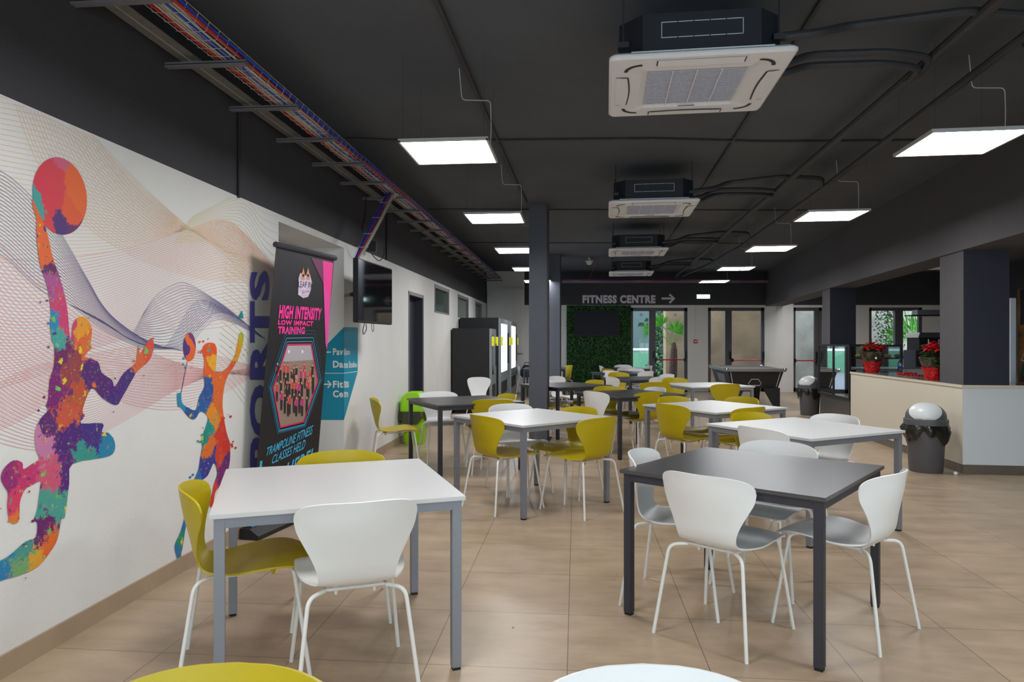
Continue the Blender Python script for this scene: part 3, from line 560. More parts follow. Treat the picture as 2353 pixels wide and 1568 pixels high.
# insulated pipes
def rail(name, pts, r, m, label, cat, fr=0, group=None):
    bm = NB(); tube(bm, pts, r, fr, seg=10); return tag(obj(name, bm, m, smooth=True), label, cat, group)
rail('insulated_pipe', [(2.1, .6, 3.15), (2.63, 4.53, 3.15), (3.15, 8.65, 3.15), (3.75, 13.4, 3.15), (4.3, 17.9, 3.15), (4.4, 18.9, 3.1)], .034, M['pipe'], 'thick dark insulated ceiling pipe, nearer the air conditioners', 'pipe')
rail('insulated_pipe', [(2.4, .6, 3.12), (2.93, 4.16, 3.12), (3.55, 8.15, 3.12), (4.15, 12.6, 3.12), (4.45, 16.0, 3.12), (4.45, 18.2, 3.1)], .028, M['pipe'], 'dark ceiling pipe with clips, farther from the air conditioners', 'pipe')
for i, (x, y) in enumerate(AX):
    f = .139*(y-4.03)
    X = lambda a, b, z: (x+a+b*.139, y+b-a*.134, z)
    xa = 2.63+(y-4.53)*.127-x
    rail('insulated_pipe', [X(.43, -.3, 3.0), X(.62, -.28, 3.02), X(.8, -.1, 3.12), X(xa-.1, -.1, 3.17), X(xa+.32, .0, 3.16), X(xa+.4, .3, 3.13)], .024, M['pipe'], 'single dark branch pipe leaving the %s air conditioner' % ['nearest', 'second', 'third', 'farthest'][i], 'pipe', .08)
    bm = NB(); tube(bm, [X(.43, .1, 3.0), X(.55, .12, 3.02), X(.72, .28, 3.13), X(xa-.35, .3, 3.13), X(xa-.06, .42, 3.13), X(xa-.02, .7, 3.13)], .022, .1, seg=10); tube(bm, [X(.43, .17, 2.98), X(.55, .19, 2.99), X(.72, .35, 3.09), X(xa-.35, .37, 3.09), X(xa-.1, .48, 3.09), X(xa-.04, .8, 3.13)], .022, .1, seg=10)
    tag(obj('insulated_pipe', bm, M['pipe'], smooth=True), 'pair of dark refrigerant hoses beside the %s air conditioner' % ['nearest', 'second', 'third', 'farthest'][i], 'pipe')
rail('ceiling_conduit', [(1.55, 2.6, 3.285), (1.75, 4.1, 3.285), (2.73, 11.4, 3.285), (3.3, 16, 3.285)], .013, M['pipe'], 'thin dark conduit passing behind the air conditioners', 'conduit')
rail('ceiling_conduit', [(-.55, 2.6, 3.28), (-.27, 5.265, 3.28), (.04, 8.2, 3.28), (.2, 9.5, 3.28)], .014, M['pipe'], 'dark conduit along the ceiling by the left lights', 'conduit')
rail('ceiling_conduit', [(-1.55, 6.5, 3.285), (-.8, 6.6, 3.285), (0, 6.55, 3.285), (1.3, 6.5, 3.285), (2.4, 6.6, 3.285), (3.9, 6.55, 3.285), (4.6, 6.7, 3.285)], .011, M['pipe'], 'thin black cable crossing the ceiling', 'conduit')
bm = NB()
for y in (10.0, 13.4): tube(bm, [(-1.2, y, 3.29), (4.6, y+.1, 3.29)], .008)
tag(obj('ceiling_conduit', bm, M['pipe']), 'pair of thin black cables crossing the far ceiling', 'conduit')

# ------------------------------------------------------------ cable tray on the left
t = thing('cable_tray', 'galvanised cable tray with brackets running along the left wall', 'cable tray', (0, 0, 0))
TL = lambda a, y, z: Vector((wx(y)+a, y-.0885*a, z))
y0, y1 = 2.2, 18.6
bm = NB(); loft(bm, [[TL(.065, y, 3.04), TL(.185, y, 3.04), TL(.185, y, 3.045), TL(.07, y, 3.045), TL(.07, y, 3.08), TL(.065, y, 3.08)] for y in (y0, y1)]); loft(bm, [[TL(.123, y, 3.035), TL(.127, y, 3.035), TL(.127, y, 3.04), TL(.123, y, 3.04)] for y in (y0, y1)], 1)
obj('rail', bm, [M['galv'], M['wire']], t)
nb = 0
for k in range(22):
    y = 4.034+.757*(k-2); 
    if y > 18.5: break
    bm = NB(); a, b, c, d = TL(0, y, 2.985), TL(.485, y, 2.985), TL(.485, y+.04, 2.985), TL(0, y+.04, 2.985); h = Vector((0, 0, .026))
    addm(bm, [a, b, c, d, a+h, b+h, c+h, d+h], BF)
    g = Vector((0, -.001, .010)); addm(bm, [a+g, b+g, b+g+Vector((0, 0, .005)), a+g+Vector((0, 0, .005))], [(0, 1, 2, 3)], 1)
    obj('bracket', bm, [M['bracket'], M['black']], t)
bm = NB()
for a, z in ((.30, 3.02), (.35, 3.015), (.40, 3.015), (.45, 3.02), (.47, 3.06), (.28, 3.06)): tube(bm, [TL(a, y0, z), TL(a, y1, z)], .0022, seg=4)
y = y0
while y < y1:
    tube(bm, [TL(.28, y, 3.06), TL(.29, y, 3.02), TL(.35, y, 3.012), TL(.45, y, 3.012), TL(.47, y, 3.06)], .0022, seg=4); y += .105 if y < 9 else .21
obj('wire_basket', bm, M['wire'], t)
def bundle(m, offs, label, rr=.0042):
    bm = NB()
    for a, z in offs:
        ph = random.uniform(0, 6); P = []; y = y0
        while y < y1-.2: P.append(TL(a+.015*math.sin(y*1.3+ph)+random.gauss(0, .005), y, z+.006*math.sin(y*2.1+ph))); y += .25
        tube(bm, P, rr, seg=5)
    tag(obj('cable_bundle', bm, m), label, 'cables', kind='stuff')
bundle(M['c_red'], [(.318, 3.024), (.328, 3.026), (.44, 3.03), (.45, 3.034), (.322, 3.034), (.43, 3.04)], 'red cables along the left wall tray', .006)
bundle(M['c_white'], [(.34+.008*k, 3.022+.004*(k % 3)) for k in range(11)], 'white cables along the left wall tray')
bundle(M['c_blue'], [(.385, 3.021), (.393, 3.027), (.402, 3.022), (.455, 3.046), (.462, 3.052), (.45, 3.055), (.445, 3.048)], 'blue cables along the left wall tray', .006)
# cable drop to the television
bm = NB()
A = Vector((-1.33, 7.62, 3.0)); B = Vector((-1.50, 6.75, 2.20)); D = (B-A)
for k in range(22):
    o = Vector((random.uniform(-.045, .045), 0, random.uniform(-.02, .02))); mi = 0 if k < 9 else (1 if k < 12 else 2)
    o.x = (-.045+.01*k*.5 if k < 9 else (.0+.006*(k-9) if k < 12 else .012+.004*(k-12)))
    tube(bm, [A+Vector((0, .3, .02))+o, A+o, A+D*.4+o*1.1+Vector((random.gauss(0, .004), 0, 0)), A+D*.8+o*.8, B+o*.5], .006 if mi < 2 else .004, seg=5, mi=mi)
tag(obj('cable_bundle', bm, [M['c_blue'], M['c_red'], M['c_white']]), 'blue, red and white cable bundle dropping from the tray to the wall television', 'cables', kind='stuff')
bm = NB()
for f in (.15, .4, .65, .85):
    p = A+D*f; addm(bm, [p+Vector((x, -.03, z)) for x, z in ((-.055, -.003), (.06, -.003), (.06, .003), (-.055, .003))], [(0, 1, 2, 3)])
for s in (-.058, .062): tube(bm, [A+Vector((s, 0, 0)), A+D+Vector((s*.7, 0, 0))], .002, seg=4)
tag(obj('drop_basket', bm, M['wire']), 'wire basket holding the dropping cable bundle above the television', 'cable tray')

# ------------------------------------------------------------ television on the left wall
tvm = Matrix.Translation((-1.473, 6.65, 1.574)) @ Matrix(((.1396, .9902, 0, 0), (.9902, -.1396, 0, 0), (0, 0, 1, 0), (0, 0, 0, 1)))   # local x along the screen, local y out of the screen
t = thing('television', 'black television mounted on the left wall above the teal sign', 'television', (0, 0, 0))
bm = NB(); box(bm, 0, -.05, 0, 1.06, 0, .62, mx=tvm, bev=.006); box(bm, .2, -.09, .1, .86, -.05, .45, mx=tvm); obj('body', bm, M['black'], t)
bm = NB(); addm(bm, [tvm @ Vector(p) for p in ((.012, .0012, .02), (1.048, .0012, .02), (1.048, .0012, .608), (.012, .0012, .608))], [(0, 1, 2, 3)]); obj('screen', bm, M['blackgloss'], t)
bm = NB(); p0 = tvm @ Vector((.5, -.09, .3)); tube(bm, [p0, p0-WN*.16, W(870, 660, .004)], .02); box(bm, .35, -.13, .12, .65, -.09, .48, mx=tvm); obj('wall_bracket', bm, M['black'], t)
def cab(name, pts, r, m, label):
    bm = NB(); tube(bm, smoothpath([tuple(p) for p in pts], 5), r, seg=6); return tag(obj(name, bm, m), label, 'cable')
cab('power_cable', [tvm @ Vector(p) for p in ((.35, -.06, .0), (.33, -.07, -.07), (.38, -.08, -.11), (.43, -.07, -.06), (.42, -.07, 0))], .004, M['black'], 'black cable loop hanging under the left wall television')
cab('power_cable', [tvm @ Vector(p) for p in ((.6, -.06, .0), (.66, -.07, -.04), (.66, -.08, -.08), (.6, -.07, -.06), (.58, -.07, 0))], .003, M['black'], 'smaller dark cable loop under the left wall television')
cab('power_cable', [W(838, 545, .2), W(848, 575, .2), W(870, 600, .2), W(882, 585, .2), W(880, 565, .2), W(864, 560, .2)], .005, M['black'], 'black cable looping above the left wall television')
cab('power_cable', [W(842, 450, .05), W(838, 500, .05), W(832, 530, .06), W(850, 548, .08), W(862, 560, .1)], .006, M['black'], 'black cable running down the wall beside the cable bundle')
bm = NB(); c = W(855, 568, .1); box(bm, c.x-.05, c.y-.05, c.z-.06, c.x+.05, c.y+.05, c.z+.06, bev=.008); tag(obj('power_adapter', bm, M['black']), 'black power adapter above the left wall television', 'adapter')

# ------------------------------------------------------------ teal direction sign folded round the alcove corner
t = thing('direction_sign', 'teal direction sign lettered Pavilion, Dance Studios and Fitness Centre', 'sign', (0, 0, 0))
RP = LT(7.19, 0); RNn = -WD
def RV(u, v, off=.003): return onplane(u, v, RP, RNn, off)
bm = NB(); flatpoly(bm, [W(790.4, 752.7, .004), W(822.5, 753.5, .004), W(822, 855.5, .004), W(790.4, 966, .004)]); flatpoly(bm, [RV(790.2, 752.7), RV(790.2, 966), RV(736, 966), RV(720, 950), RV(722, 822)])
obj('sign_panel', bm, M['teal'], t)
bm = NB(); q = lambda F, a, b, c, d, o=.005: [F(a, d, o), F(b, d, o), F(b, c, o), F(a, c, o)]
for s, s2, u0, um, u1, v0, v1 in (('Pav', 'ilion', 765, 788.5, 804, 801, 817), ('Da', 'nce Studios', 765, 788.5, 820, 830, 846), ('Fit', 'ness', 765, 788.5, 801.5, 876, 892), ('Ce', 'ntre', 765, 788.5, 800, 898, 914)):
    text(bm, s, q(RV, u0, um, v0, v1), .03); text(bm, s2, [W(um+2, v1+1, .006), W(u1, v1-1, .006), W(u1, v0+2, .006), W(um+2, v0, .006)], .02)
ribbon(bm, [RV(744, 858.5, .005), RV(790, 858.5, .005)], RNn, .006); ribbon(bm, [W(791, 858.5, .006), W(821.5, 854.5, .006)], WN, .006)
ribbon(bm, [RV(744, 810, .005), RV(760, 810, .005)], RNn, .012); ribbon(bm, [RV(742, 884, .005), RV(760, 884, .005)], RNn, .014); ribbon(bm, [RV(753, 876, .0055), RV(760.5, 884, .0055), RV(753, 892, .0055)], RNn, .014)
obj('lettering', bm, M['sign_white'], t)

# ------------------------------------------------------------ roll-up banner
BL_, BR_, TL_, TR_ = Vector((-1.845, 4.93, .075)), Vector((-1.633, 5.753, .075)), Vector((-1.72, 5.085, 2.1)), Vector((-1.508, 5.908, 2.1))
BN = (BR_-BL_).cross(TL_-BL_).normalized()
def BV(u, v, off=.002): return onplane(u, v, BL_, BN, off)
if (Vector((0, 0, 1.4))-BL_).dot(BN) < 0: BN = -BN
t = thing('rollup_banner', 'black and pink roll-up banner advertising trampoline fitness classes', 'banner', (0, 0, 0))
bm = NB(); g = BN*-.002; P = [BL_, BR_, TR_, TL_]; addm(bm, P+[p+g for p in P], BF[:]) ; obj('printed_panel', bm, M['bannerblk'], t)
bm = NB(); d = (TR_-TL_).normalized(); tube(bm, [TL_-d*.015, TR_+d*.015], .022, seg=8); obj('top_bar', bm, M['leg_dark'], t)
bm = NB(); d = (BR_-BL_).normalized(); pn = Vector((d.y, -d.x, 0)); a = BL_-d*.05; b = BR_+d*.03
loft(bm, [[Vector((p.x, p.y, 0))-pn*.06, Vector((p.x, p.y, 0))+pn*.09, Vector((p.x, p.y, .03))+pn*.09, Vector((p.x, p.y, .075))+pn*.02, Vector((p.x, p.y, .075))-pn*.06] for p in (a, b)]); obj('base_cassette', bm, M['black'], t)
bm = NB()
F = lambda pts, mi, off: flatpoly(bm, [BV(u, v, off) for u, v in pts], mi)
F([(742, 599.5), (765.5, 605), (752, 800), (745, 700)], 0, .0022)
F([(743.5, 655), (759.5, 682), (751, 805), (748, 790)], 1, .0026); F([(715, 593), (741.8, 599), (743, 652)], 2, .0024)
obj('pink_shapes', bm, [M['pink'], M['pink2'], M['pinkdark']], t)
bm = NB()
def BT4(s, u0, u1, vl0, vl1, vr0, vr1, sl=0, mi=0, off=.03, sh=0): text(bm, s, [BV(u0, vl1), BV(u1, vr1), BV(u1+sl, vr0), BV(u0+sl, vl0)], off, sh, mi)
BT4('HIGH INTENSITY', 640, 737, 701, 733, 709, 737, 3, 0, .05); BT4('LOW IMPACT', 638.5, 719, 736, 747, 739, 750.5, 1, 0, .045); BT4('TRAINING', 638.5, 700, 750.5, 768, 752, 769, 1, 0, .05)
obj('headline', bm, M['pink'], t)
bm = NB(); BT4('TRAMPOLINE FITNESS', 611, 717, 1030, 1050, 977, 999, 3, 0, .01, .2); BT4('CLASSES HELD', 624, 700, 1048, 1068, 1010, 1032, 3, 0, .01, .2); BT4('HERE!', 654, 716, 1066, 1100, 1030, 1064, 4, 0, .02, .2)
flatpoly(bm, [BV(598, 1060), BV(603, 1060), BV(587, 1228), BV(576, 1232)]); obj('tagline', bm, M['cyan'], t)
HX = [(661, 793), (715, 792), (731, 877), (698, 970), (645, 983), (628, 893)]
bm = NB(); flatpoly(bm, [BV(u, v, .003) for u, v in HX], 0)
flatpoly(bm, [BV(u, v, .0034) for u, v in ((661, 795), (714, 794), (720, 828), (651, 832))], 1)
for k in range(34):
    row = k//12; u = 640+random.uniform(-4, 2)+(k % 12)*7.2; v = 846+row*32+random.uniform(-10, 10); o = .0037+row*.0006+(k % 12)*3e-5
    if u > 726-(row == 2)*12 or u < 636+(row == 2)*8: continue
    mi = random.choice([3, 4, 5, 3, 4])
    flatpoly(bm, [BV(u+a, v+b, o) for a, b in ((-3.2, 0), (3.2, -.5), (2.6, 15), (-2.6, 15))], mi); flatpoly(bm, [BV(u+a, v+b, o) for a, b in ((-2.8, 15), (2.8, 15), (2.2, 38), (.4, 38), (0, 22), (-.5, 38), (-2.4, 38))], 3 if row else random.choice([2, 3]))
    flatpoly(bm, [BV(u+2*math.cos(a), v-4+3.2*math.sin(a), o+2e-5) for a in [j*PI/4 for j in range(8)]], 2); flatpoly(bm, [BV(u+a, v+b, o+1e-5) for a, b in ((-2.3, -3.5), (-1.8, -8), (1.8, -8), (2.3, -3.5))], 3)
    flatpoly(bm, [BV(u+a, v+b, o+2e-5) for a, b in ((-3.2, 1), (-5, 12), (-4, 13), (-2.4, 4))], 2)
for u in (664, 695): flatpoly(bm, [BV(u+2.2*math.cos(a), 809+4*math.sin(a), .0042) for a in [j*PI/4 for j in range(8)]], 6)
obj('group_photo', bm, [M['pr_floor'], M['pr_grey'], M['skin'], M['pr_dark'], M['pr_red'], M['pr_mag'], M['sign_white']], t)
bm = NB(); ribbon(bm, [BV(u, v, .0065) for u, v in HX], BN, .012, 0, True)
cx_, cy_ = 680, 885
for k, (s, mi) in enumerate(((1.07, 1), (1.13, 1), (1.19, 2), (1.24, 2))): ribbon(bm, [BV(cx_+(u-cx_)*s, cy_+(v-cy_)*s-3*k, .0028) for u, v in HX], BN, .005, mi, True)
obj('photo_outline', bm, [M['crimson'], M['cyan'], M['bluline']], t)
bm = NB(); flatpoly(bm, [BV(u, v, .0025) for u, v in ((686, 640), (690, 628), (702, 634), (712, 630), (717, 650), (714, 668), (708, 683), (697, 686), (685, 678))], 0)
for u in (697, 708): flatpoly(bm, [BV(u+a, v, .003) for a, v in ((-4, 644), (-4.5, 632), (-2, 624), (0, 615), (2, 624), (3.5, 632), (3.5, 644))], 1); flatpoly(bm, [BV(u+a, v, .0034) for a, v in ((-2.5, 631), (2.5, 631), (2, 637), (-2, 637))], 2)
text(bm, 'LEAP IN', [BV(686, 661, .0034), BV(716, 662, .0034), BV(716, 649, .0034), BV(686, 647, .0034)], 0, 0, 2); text(bm, 'Love', [BV(695, 675, .0034), BV(710, 672, .0034), BV(710, 666, .0034), BV(695, 668, .0034)], 0, .2, 3)
obj('logo', bm, [M['lilac'], M['skin'], M['pr_dark'], M['pr_mag']], t)

# ------------------------------------------------------------ lettering, exit sign, alarm on the back wall
t = thing('wall_lettering', 'grey FITNESS CENTRE lettering with arrow on the dark back wall', 'sign', (0, 0, 0)); P = lambda u, v, o=.01: (bx_(u), BY-o, bz_(v))
bm = NB(); text(bm, 'FITNESS CENTRE', [P(1338.5, 698), P(1506, 698), P(1506, 679), P(1338.5, 679)], .055); obj('letters', bm, M['text_grey'], t)
bm = NB(); N_ = Vector((0, -1, 0)); ribbon(bm, [P(1520, 686.8), P(1548, 686.8)], N_, .058); ribbon(bm, [P(1538, 677.5, .011), P(1549, 686.8, .011), P(1538, 697, .011)], N_, .06); obj('arrow', bm, M['text_grey'], t)
t = thing('exit_sign', 'small lit emergency exit box on the dark back wall', 'exit sign', (bx_(1615), BY-.03, bz_(682.5)))
bm = NB(); box(bm, -.19, -.02, -.065, .19, .029, .065, bev=.006); obj('housing', bm, M['lampframe'], t)
bm = NB(); box(bm, -.175, -.026, -.05, .175, -.021, .05); obj('lit_panel', bm, M['exitbox'], t)
t = thing('fire_alarm_button', 'red fire alarm call point between the glazed doors', 'alarm button', (bx_(1598), BY-.02, bz_(785.5)))
bm = NB(); box(bm, -.05, -.02, -.05, .05, .019, .05, bev=.006); obj('case', bm, M['push_red'], t); bm = NB(); box(bm, -.03, -.024, -.018, .03, -.0205, .018); obj('label', bm, M['sign_white'], t)
bm = NB(); tube(bm, [(bx_(1597), BY-.01, bz_(778)), (bx_(1597), BY-.01, bz_(702))], .008); tag(obj('ceiling_conduit', bm, M['white_wall']), 'white conduit rising from the red alarm button', 'conduit')
t = thing('smoke_detector', 'white smoke detector on the ceiling before the back wall', 'smoke detector', ((1354-1176.5)/FPX*15.9, 15.9, CZ-.14))
bm = NB(); lathe(bm, [(.03, .14), (.03, .07), (.085, .07), (.085, .04), (.06, .03), (.06, .0), (.03, -.02)], seg=20); obj('case', bm, M['ac_white'], t, True)
rail('alarm_cable', [((1354-1176.5)/FPX*15.9, 15.9, CZ-.02), (2.0, 16.5, CZ-.03), (2.05, 18.8, 3.0)], .006, M['c_red'], 'thin red cable running from the smoke detector', 'cable')
# tray along the back wall
bm = NB(); box(bm, 1.35, 18.75, 2.98, 6.9, 18.95, 2.99); box(bm, 1.35, 18.745, 2.96, 6.9, 18.75, 3.03); tag(obj('cable_tray', bm, M['galv']), 'thin cable tray running above the FITNESS CENTRE lettering', 'cable tray')
bm = NB()
for k in range(9): tube(bm, [(1.35+.69*j, 18.735+.004*(k % 2), 3.0+.009*(k % 4)+.008*math.sin(j*1.3+k)) for j in range(9)], .007, seg=5, mi=k % 3)
tag(obj('cable_bundle', bm, [M['c_red'], M['c_white'], M['c_blue']]), 'red, white and blue cables in the tray above the lettering', 'cables', kind='stuff')
# storage cupboard at back left
t = thing('built_in_cupboard', 'tall white built-in cupboard on the back left wall', 'cupboard', (0, 0, 0))
bm = NB(); box(bm, -.68, 18.88, 1.07, .30, 19.0, 2.82); obj('carcass', bm, M['white_wall'], t)
for a, b in ((-.66, -.21), (-.20, .28)):
    bm = NB(); box(bm, a, 18.862, 1.1, b, 18.88, 2.79, bev=.003); dd = obj('door', bm, M['white_wall'], t); bm = NB(); box(bm, b-.05 if a < -.5 else a+.03, 18.85, 1.72, b-.03 if a < -.5 else a+.05, 18.862, 1.8); obj('handle', bm, M['handle'], dd)

# leaf wall and its television
t = thing('leaf_wall', 'green artificial leaf wall panel at the back of the room', 'leaf wall', (0, 0, 0))
x0, x1, z0, z1 = bx_(1302), bx_(1449), .02, bz_(703)
bm = NB(); box(bm, x0, BY-.03, z0, x1, BY-.002, z1); obj('backing', bm, M['hedge_back'], t)
bm = NB()
for k in range(7000):
    p = Vector((random.uniform(x0, x1), BY-.04-random.uniform(0, .06), random.uniform(z0, z1))); s = random.uniform(.018, .04)
    q = Matrix.Rotation(random.uniform(0, 6.3), 3, 'Y') @ Matrix.Rotation(random.uniform(-.9, .9), 3, 'X') @ Matrix.Rotation(random.uniform(-.9, .9), 3, 'Z')
    addm(bm, [p+q @ Vector(a) for a in ((-s*.5, 0, 0), (0, 0, -s), (s*.5, 0, 0), (0, 0, s))], [(0, 1, 2, 3)], random.choice([0, 0, 1]))
tag(obj('leaves', bm, [M['hedge'], M['bush']], t), kind='stuff')
t = thing('television', 'black television hung on the green leaf wall', 'television', (bx_(1370), BY-.16, bz_(745)))
bm = NB(); box(bm, -.62, 0, -.35, .62, .05, .35, bev=.006); box(bm, -.15, .05, -.15, .15, .13, .15); obj('body', bm, M['black'], t); bm = NB(); box(bm, -.607, -.003, -.33, .607, -.0005, .337); obj('screen', bm, mat('tv_screen', (22, 22, 30), .35, spec=.15), t)

# ------------------------------------------------------------ vending machines
def vending(y, dy, dx, h, label, lit, zlow=.75):
    t = thing('vending_machine', label, 'vending machine', (wx(y)+.03, y, 0), -math.atan(.0885), 'vending machines along the left wall')
    bm = NB(); box(bm, 0, 0, .06, dx, dy, h, bev=.008); box(bm, .05, .05, 0, dx-.05, dy-.05, .06); obj('cabinet', bm, M['vend'], t)
    bm = NB(); box(bm, dx, .01, .08, dx+.05, dy-.01, h-.01, bev=.006); f = obj('front_frame', bm, M['vend_grey'], t)
    bm = NB(); box(bm, dx+.0505, .1, zlow, dx+.056, dy*.72, h-.12); obj('display_window', bm, M['vend_light'] if lit else M['blackgloss'], t)
    bm = NB(); box(bm, dx+.0505, dy*.78, .9, dx+.062, dy-.08, h-.3); obj('keypad_panel', bm, M['black'], t)
    bm = NB(); box(bm, dx+.0505, .12, .3, dx+.06, dy*.7, .55); obj('delivery_flap', bm, M['black'], t)
    for yy in (.0, dy-.06):
        bm = NB(); box(bm, dx+.051, yy+.0, 1.30, dx+.09, yy+.05, 1.48); obj('tag', bm, M['yellow'], t)
    return t
vending(13.4, .80, .72, 1.643, 'black vending machine nearest the camera, shorter than the others', False)
vending(14.3, 1.8, .80, 1.874, 'tall black vending machine with a lit front, middle of the row', True)
vending(16.4, 1.7, .82, 1.874, 'vending machine with a lit front at the far end of the row', True)

# ------------------------------------------------------------ bins
def ringpts(hx, hy, r, z, k=4): return [(x, y, z) for x, y in rrect(hx, hy, r, k)]
def bag_skirt(t, ring, z, drop, out, m):
    bm = NB(); n = 48; R0 = []; R1 = []; R2 = []
    for i in range(n):
        a = 2*PI*i/n; rx, ry = ring(a); f = 1+.05*math.sin(a*11)+.05*math.sin(a*7+1); g = drop*(1+.35*math.sin(a*3+.6)+.2*math.sin(a*9))
        R0.append((rx*1.02, ry*1.02, z)); R1.append((rx*(1+out)*f, ry*(1+out)*f, z-g*.5)); R2.append((rx*(1.03)*f, ry*(1.03)*f, z-g))
    loft(bm, [R0, R1, R2], cap=False); return obj('bin_bag', bm, m, t, True, angle=60)
t = thing('waste_bin', 'lime green swing-top bin with black bag by the left wall door', 'bin', (-1.325, 9.5, 0), -.088)
bm = NB(); loft(bm, [ringpts(.12, .12, .04, 0), ringpts(.13, .13, .04, .02), ringpts(.165, .165, .05, .44)]); obj('body', bm, M['lime'], t, True)
bm = NB(); loft(bm, [ringpts(.175, .175, .05, .44), ringpts(.175, .175, .05, .47), ringpts(.168, .168, .05, .585), ringpts(.158, .16, .05, .635), ringpts(.09, .155, .04, .695), ringpts(.07, .14, .03, .705)]); obj('swing_lid', bm, M['lime'], t, True)
bag_skirt(t, lambda a: (.185*math.cos(a)*min(1.25, 1/max(abs(math.cos(a)), abs(math.sin(a)))), .185*math.sin(a)*min(1.25, 1/max(abs(math.cos(a)), abs(math.sin(a))))), .45, .15, .03, M['bag_clear'])
def greybin(x, y, rz, label):
    # swing-top bin: tapered body, dark dome, white tilting flap
    t = thing('waste_bin', label, 'bin', (x, y, 0), rz, 'grey bins with white lids')
    bm = NB(); lathe(bm, [(.155, 0), (.163, .015), (.19, .53)], seg=36); obj('body', bm, M['bin_grey'], t, True)
    bm = NB(); lathe(bm, [(.203, .50), (.212, .505), (.212, .56), (.198, .565)]+[(.194*math.cos(x*PI/24), .585+.150*math.sin(x*PI/24)) for x in range(0, 12)]+[(.004, .735)], seg=40); obj('lid_frame', bm, M['bin_grey'], t, True)
    n0 = (Matrix.Rotation(-rz, 3, 'Z') @ Vector((-.44, -.66, .61))).normalized()
    bm = NB(); n1 = n0.cross(Vector((0, 0, 1))).normalized(); n2 = n0.cross(n1); rows = []
    for i in range(9):
        th = .88*i/8; rows.append([])
        for k in range(28):
            ph = 2*PI*k/28; d_ = n0*math.cos(th)+(n1*math.cos(ph)*1.0+n2*math.sin(ph))*math.sin(th); d_.normalize()
            rows[-1].append((d_.x*.199, d_.y*.199, max(.568, .585+.154*d_.z)))
    loft(bm, rows[1:]); obj('swing_lid', bm, M['lid_white'], t, True, angle=60)
    ns = []
    bag_skirt(t, lambda a: (.20*math.cos(a), .20*math.sin(a)), .52, .15, .13, M['bag']); return t
gb = greybin(4.44, 7.47, .75, 'grey swing bin with white lid and black bag against the white counter')
dup(gb, (5.62, 13.15, 0), .4, 'grey swing bin with white lid standing behind the glass display case')
bm = NB(); lathe(bm, [(.012, .0), (.022, .012), (.018, .03), (.006, .036)], 4.62, 7.25, seg=9); tag(obj('crumpled_paper', bm, M['sign_white']), 'small crumpled white paper on the floor beside the bin', 'litter')

# ------------------------------------------------------------ counter
t = thing('serving_counter', 'white serving counter with cream side and steel plinth on the right', 'counter', (0, 0, 0))
CA = Vector((4.723, 7.30, 0)); CL = Vector((.12, 1, 0)); CR = Vector((1, -.14, 0))
c0 = CA; c1 = CA+CL*3.2; c2 = CA+CR*2.6
def quadprism(bm, a, b, off_dir, th, z0, z1, mi=0):
    P = [a, b, b+off_dir*th, a+off_dir*th]; addm(bm, [Vector((p.x, p.y, z)) for z in (z0, z1) for p in P], BF, mi)
bm = NB(); quadprism(bm, c0, c1, Vector((1, 0, 0)), .05, .10, .905); obj('side_panel', bm, M['cream'], t)
bm = NB(); quadprism(bm, c0+CR*.004, c2, Vector((.14, 1, 0)), .05, .10, .905); obj('front_panel', bm, M['panel_white'], t)
bm = NB(); quadprism(bm, c0+Vector((.012, .012, 0)), c1+Vector((.012, 0, 0)), Vector((1, 0, 0)), .02, 0, .10); quadprism(bm, c0+Vector((.012, .012, 0)), c2+Vector((0, .012, 0)), Vector((0, 1, 0)), .02, 0, .10); obj('plinth', bm, M['steel'], t)
bm = NB(); o = Vector((-.012, -.012, 0))
poly = [c0+o, c1+Vector((-.012, 0, 0)), c1+Vector((.62, 0, 0)), c0+CL*.62+CR*.62, c2+Vector((0, .62, 0)), c2+Vector((0, -.012, 0))]
prism(bm, [(p.x, p.y) for p in poly], .905, .935); 
for f in bm.faces:
    f.material_index = 0 if f.calc_center_median().z > .93 else 1
obj('worktop', bm, [M['worktop'], M['worktop_edge']], t)
bm = NB(); prism(bm, [(p.x, p.y) for p in (c0+Vector((.07, .07, 0)), c1+Vector((.06, -.02, 0)), c1+Vector((.55, -.02, 0)), c0+CL*.6+CR*.6, c2+Vector((-.02, .55, 0)), c2+Vector((-.02, .07, 0)))], .0, .9); obj('carcass', bm, M['panel_white'], t)
